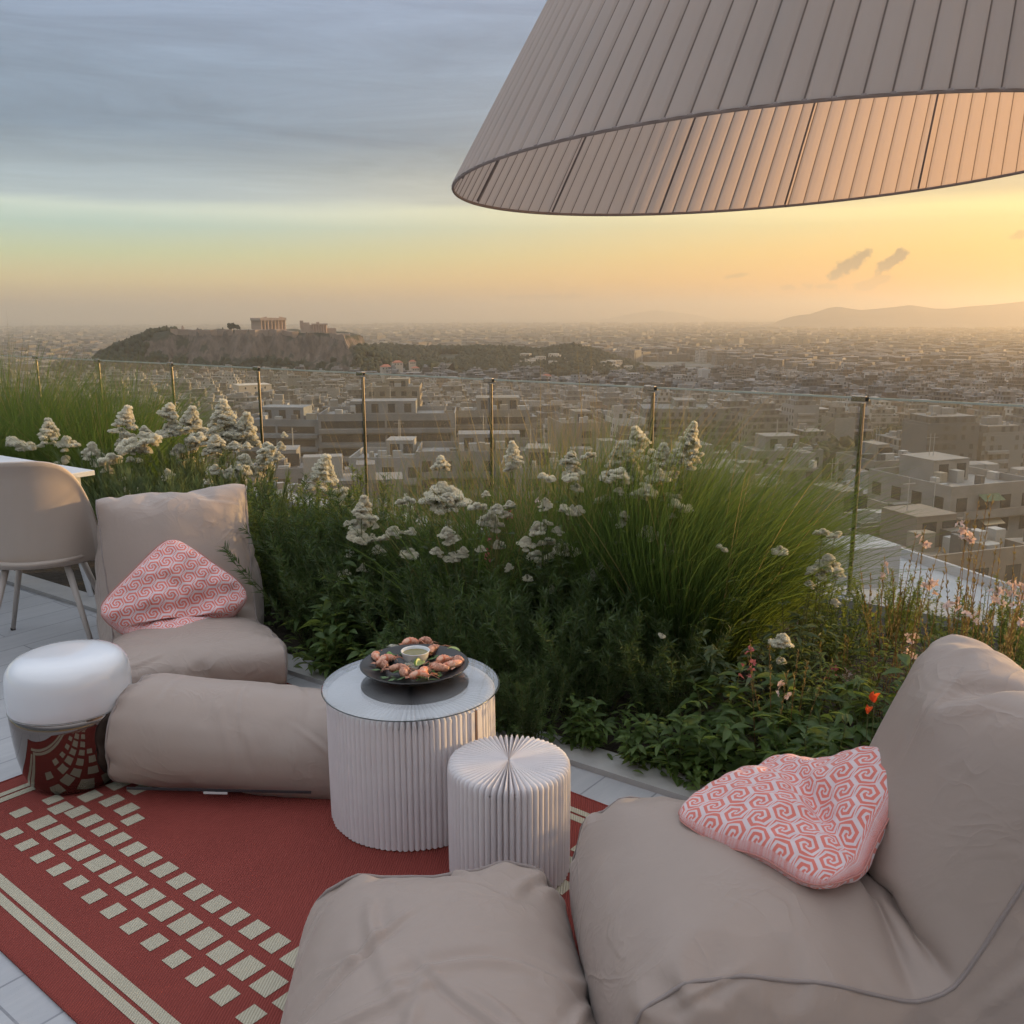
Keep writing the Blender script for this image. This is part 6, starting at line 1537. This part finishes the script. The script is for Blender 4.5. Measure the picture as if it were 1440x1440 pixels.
for k, (px_, py_) in enumerate(((512, 486), (516, 483), (700, 486), (722, 485), (770, 487), (775, 484), (793, 481), (806, 479), (812, 482), (826, 486), (833, 488), (848, 493), (856, 497), (640, 486), (586, 486), (540, 483))):
    far_tree(px_, py_, 1690, 15, 4.6, 'pine_tree', 'dark pine standing out on the crest of the wooded ridge', 'pines on the crest of the wooded ridge')
# temple
M_MARB = simple('old_marble', (.50, .37, .29), .8, var=.25, scale=.25); M_CELLA = simple('cella_wall', (.30, .22, .17), .9, var=.25, scale=.3)
tp = at_y(375.5, 462.5, 1300); temple = empty('temple', (tp.x, 1300 + 8, tp.z - .5), R_(27), 'ruined marble temple with two colonnades on top of the rock', 'temple')
# local: short front faces -y (31 wide), long flank runs back along +y; turned so that the front shows left, the flank right
Wt, Lt, hc, = 32., 60., 12.
ox = -14
b = MB()
for k in range(3): b.box(-Wt/2 - 2 + k * .7, Wt/2 + 2 - k * .7, -Lt/2 - 2 + k * .7, Lt/2 + 2 - k * .7, -2.5 + k * .83 + (.003 * k), -2.5 + (k + 1) * .83)
b.build('steps', M_MARB, temple)
cb_ = MB(); cb_.lathe([(1.0, 0), (.95, hc * .4), (.78, hc - 1.1), (1.05, hc - .7), (1.15, hc - .55), (1.15, hc)], 10); colo = cb_.build('column', M_MARB, temple, auto=40); cme = colo.data; colo.location = (-Wt/2 + .0, -Lt/2, 0)
for i_ in range(8):
    for y_ in (-Lt/2, Lt/2):
        if i_ == 0 and y_ < 0: continue
        link_copy(cme, 'column', temple, (-Wt/2 + i_ * Wt / 7, y_, 0))
for j_ in range(1, 14):
    for x_ in (-Wt/2, Wt/2): link_copy(cme, 'column', temple, (x_, -Lt/2 + j_ * Lt / 14, 0))
b = MB(); t = 1.6
b.box(-Wt/2 - t, Wt/2 + t, -Lt/2 - t, -Lt/2 + t, hc + .01, hc + 3.2); b.box(-Wt/2 - t, Wt/2 + t, Lt/2 - t, Lt/2 + t, hc + .01, hc + 3.2)
b.box(-Wt/2 - t, -Wt/2 + t, -Lt/2 + t + .02, Lt/2 - t - .02, hc + .01, hc + 3.0); b.box(Wt/2 - t, Wt/2 + t, -Lt/2 + t + .02, Lt/2 - t - .02, hc + .01, hc + 3.0); b.build('entablature', M_MARB, temple)
b = MB(); 
for s_2 in (-1, 1): b.add([(s_2 * (Wt/2 + t), -Lt/2 - 1.2, hc + 3.21), (s_2 * (Wt/2 - 7.5), -Lt/2 - 1.2, hc + 3.21), (s_2 * (Wt/2 - 7.5), -Lt/2 - 1.2, hc + 5.0), (s_2 * (Wt/2 + t), -Lt/2 + 1, hc + 3.21), (s_2 * (Wt/2 - 7.5), -Lt/2 + 1, hc + 3.21), (s_2 * (Wt/2 - 7.5), -Lt/2 + 1, hc + 5.0)], [(0, 1, 2), (5, 4, 3), (0, 2, 5, 3), (1, 4, 5, 2), (0, 3, 4, 1)])
b.build('pediment_remains', M_MARB, temple)
b = MB(); b.box(-Wt/2 + 5, Wt/2 - 5, -Lt/2 + 7, Lt/2 - 7, .0, hc + .5); b.build('cella', M_CELLA, temple)
# gate buildings at the right end of the rock
pp = at_y(449, 468, 1290); gp = empty('gate_ruins', (pp.x, 1262, pp.z + 1.), R_(15), 'ruined marble gate buildings at the right end of the rock', 'ruins'); gp.scale = (1.15, 1.1, 1.25)
b = MB(); b.box(-16, -6, -5, 5, -6, 10.5); b.box(-5.9, 12, -4, 6, -6, 8); b.box(12.1, 24, -3, 4, -8, 4.5); b.box(24.1, 40, -2, 5, -12, -1.5); b.box(-17, -13, -6, -5.02, 5, 12.5); b.box(2, 5, -3.5, 3, 8.02, 11); b.build('wall', M_MARB, gp)
for k in range(6): b = MB(); b.lathe([(.9, 0), (.7, 8), (1., 8.8)], 8, c=(-2 + k * 2.9, -6.2, -1)); b.build('column', M_MARB, gp)
b = MB(); b.box(-4, 14.5, -7.2, -5.2, 7.85, 9.4); b.build('lintel', M_MARB, gp)
M_RAMP = simple('fort_wall_stone', (.30, .23, .185), .9, var=.3, scale=.15)
for a_, b_, hh, lb in ((262, 345, 6, 'old fortress wall along the rock edge left of the temple'), (352, 432, 7, 'old fortress wall along the rock edge right below the temple'), (474, 503, 5.5, 'bastion wall at the right end of the rock')):
    A = at_y(a_, 464, 1300); B = at_y(b_, 464 if b_ < 470 else 474, 1300); n_ = 12; bb = MB(); vs = []
    for k in range(n_ + 1):
        x = A.x + (B.x - A.x) * k / n_; zz = prof(x, sil); yy = 1238 + 22 * noise.noise(Vector((x / 45, 3.1, 0))) + 9 * noise.noise(Vector((x / 13, 9., 0)))
        vs += [(x, yy - 1.5, zz - hh), (x, yy - 1.5, zz + 1.6 + random.uniform(-.5, .5)), (x, yy + 1.5, zz + 1.6), (x, yy + 1.5, zz - hh)]
    fs = [[k * 4 + q, k * 4 + (q + 1) % 4, k * 4 + 4 + (q + 1) % 4, k * 4 + 4 + q] for k in range(n_) for q in range(4)] + [[0, 3, 2, 1], [n_ * 4, n_ * 4 + 1, n_ * 4 + 2, n_ * 4 + 3]]
    bb.add(vs, fs); tag(bb.build('fortress_wall', M_RAMP), lb, 'wall', 'walls of the temple rock')
mp_ = at_y(262, 458, 1330); mo_ = empty('hilltop_monument', (mp_.x, 1315, mp_.z - 6.5), .2, 'small marble monument on the left end of the rock', 'monument')
b = MB(); b.box(-2.2, 2.2, -1.5, 1.5, -3, 2.5); b.build('base', M_MARB, mo_); b = MB(); b.box(-1.7, 1.5, -1, 1, 2.51, 5.2); b.box(-1.2, .7, -.8, .8, 5.21, 6.8); b.build('facade', M_MARB, mo_)
# sunlit red roofed houses and pale houses on the slope
M_RROOF = simple('red_tiles', (.34, .12, .07), .8, var=.3, scale=.5); M_HW = simple('house_wall', (.52, .46, .38), .8, var=.15, scale=.3)
def house(px_, py_, Y, w, h, lb, red=True, rot=.3):
    p = at_y(px_, py_, Y); r = empty('house', (p.x, Y, p.z - h * .5), rot, lb, 'house', 'houses at the foot of the temple rock')
    b = MB(); b.box(-w/2, w/2, -w * .4, w * .4, -6, h); b.build('wall', M_HW, r)
    b = MB(); e = .4
    if red: b.add([(-w/2 - e, -w * .4 - e, h + .02), (w/2 + e, -w * .4 - e, h + .02), (w/2 + e, w * .4 + e, h + .02), (-w/2 - e, w * .4 + e, h + .02), (-w * .2, 0, h + w * .22), (w * .2, 0, h + w * .22)], [(0, 1, 5, 4), (1, 2, 5), (2, 3, 4, 5), (3, 0, 4), (3, 2, 1, 0)])
    else: b.box(-w/2 - .2, w/2 + .2, -w * .4 - .2, w * .4 + .2, h + .02, h + .6)
    b.build('roof', M_RROOF if red else M_HW, r)
    b = MB()
    for k in (-.3, 0, .3): b.box(w * k - .6, w * k + .6, -w * .4 - .06, -w * .4 + .04, h - 2.6, h - 1.)
    b.build('window', M_WIN, r)
for a in ((543, 521, 1120, 13, 9, 'leftmost sunlit house with a red roof among the trees above the railing'), (559, 515, 1150, 12, 9, 'large sunlit red roofed house above the railing, second from the left'), (580, 514, 1160, 8, 10, 'narrow sunlit house with a red roof above the railing, third from the left'), (584, 521, 1140, 9, 6, 'small sunlit house just right below the narrow red roofed one')): house(*a)
house(769, 539, 900, 9, 14, 'pale sunlit block with a red top touching the railing line between the middle posts', True, .1); house(622, 536, 950, 8, 8, 'small sunlit cream house just below the railing line left of the middle post', False); house(548, 533, 960, 14, 8, 'wide cream house just below the railing line beneath the red roofed ones', False)
house(355, 549, 760, 26, 9, 'yellow lit flat building in front of the temple rock near the fourth visible post', False, .5)
random.seed(3)
for k in range(26):
    px_, py_ = (random.uniform(735, 800), random.uniform(500, 513)) if k < 13 else (random.uniform(826, 885), random.uniform(510, 524))
    house(px_, py_, 1585 - (py_ - 500) * 5, random.uniform(10, 18), random.uniform(5, 9), 'pale flat roofed house in the cluster on the wooded ridge ' + ('below its left saddle' if k < 13 else 'at its right end'), False, random.uniform(-.5, .5))
# ------------------------------------------------------------------ mountains
M_MTN = simple('mountain_scrub', (.11, .10, .08), .95, var=.3, scale=.001)
def mountain(sil3, Y, depth, seed):
    pr2 = [(at_y(p, q, Y).x, at_y(p, q, Y).z) for p, q in sil3]; x0, x1 = pr2[0][0], pr2[-1][0]; st = (x1 - x0) / 160; ny = 26; V = []
    for j in range(ny + 1):
        y = Y - depth + 2 * depth * j / ny; t = 1 - abs(y - Y) / depth
        for i in range(161):
            x = x0 + i * st; top = prof(x, pr2); g0 = -170; rid = .55 + .45 * noise.noise(Vector((x / 900, y / 900, seed))) if t < .95 else 1
            z = g0 + (top - g0) * (t ** 1.1) * (rid if 0 < t < .95 else 1); V.append((x, y, z if t > 0 else g0 - 10))
    i = np.arange(ny)[:, None] * 161; k = np.arange(160)[None, :]
    tag(np_mesh('mountain', np.array(V), np.stack([i + k, i + k + 1, i + 162 + k, i + 161 + k], -1).reshape(-1, 4), M_MTN, smooth=True), kind='structure')
mountain([(1035, 466), (1060, 462), (1085, 457), (1092, 452), (1110, 446), (1125, 443), (1138, 442), (1150, 438), (1165, 433), (1178, 431), (1190, 433), (1210, 436), (1235, 434), (1255, 432), (1280, 429), (1295, 431), (1315, 434), (1335, 434), (1360, 431), (1390, 429), (1420, 426), (1445, 423), (1500, 418), (1650, 405), (1900, 420), (2000, 440)], 8600., 2000., 1.)
mountain([(780, 462), (820, 455), (860, 447), (890, 441), (920, 436), (950, 439), (980, 443), (1010, 450), (1050, 456), (1120, 456), (1200, 452)], 18500., 3000., 5.)
mountain([(870, 474), (930, 470), (980, 465), (1030, 463), (1060, 461), (1100, 463), (1200, 466), (1330, 470), (1500, 474)], 6300., 800., 9.)
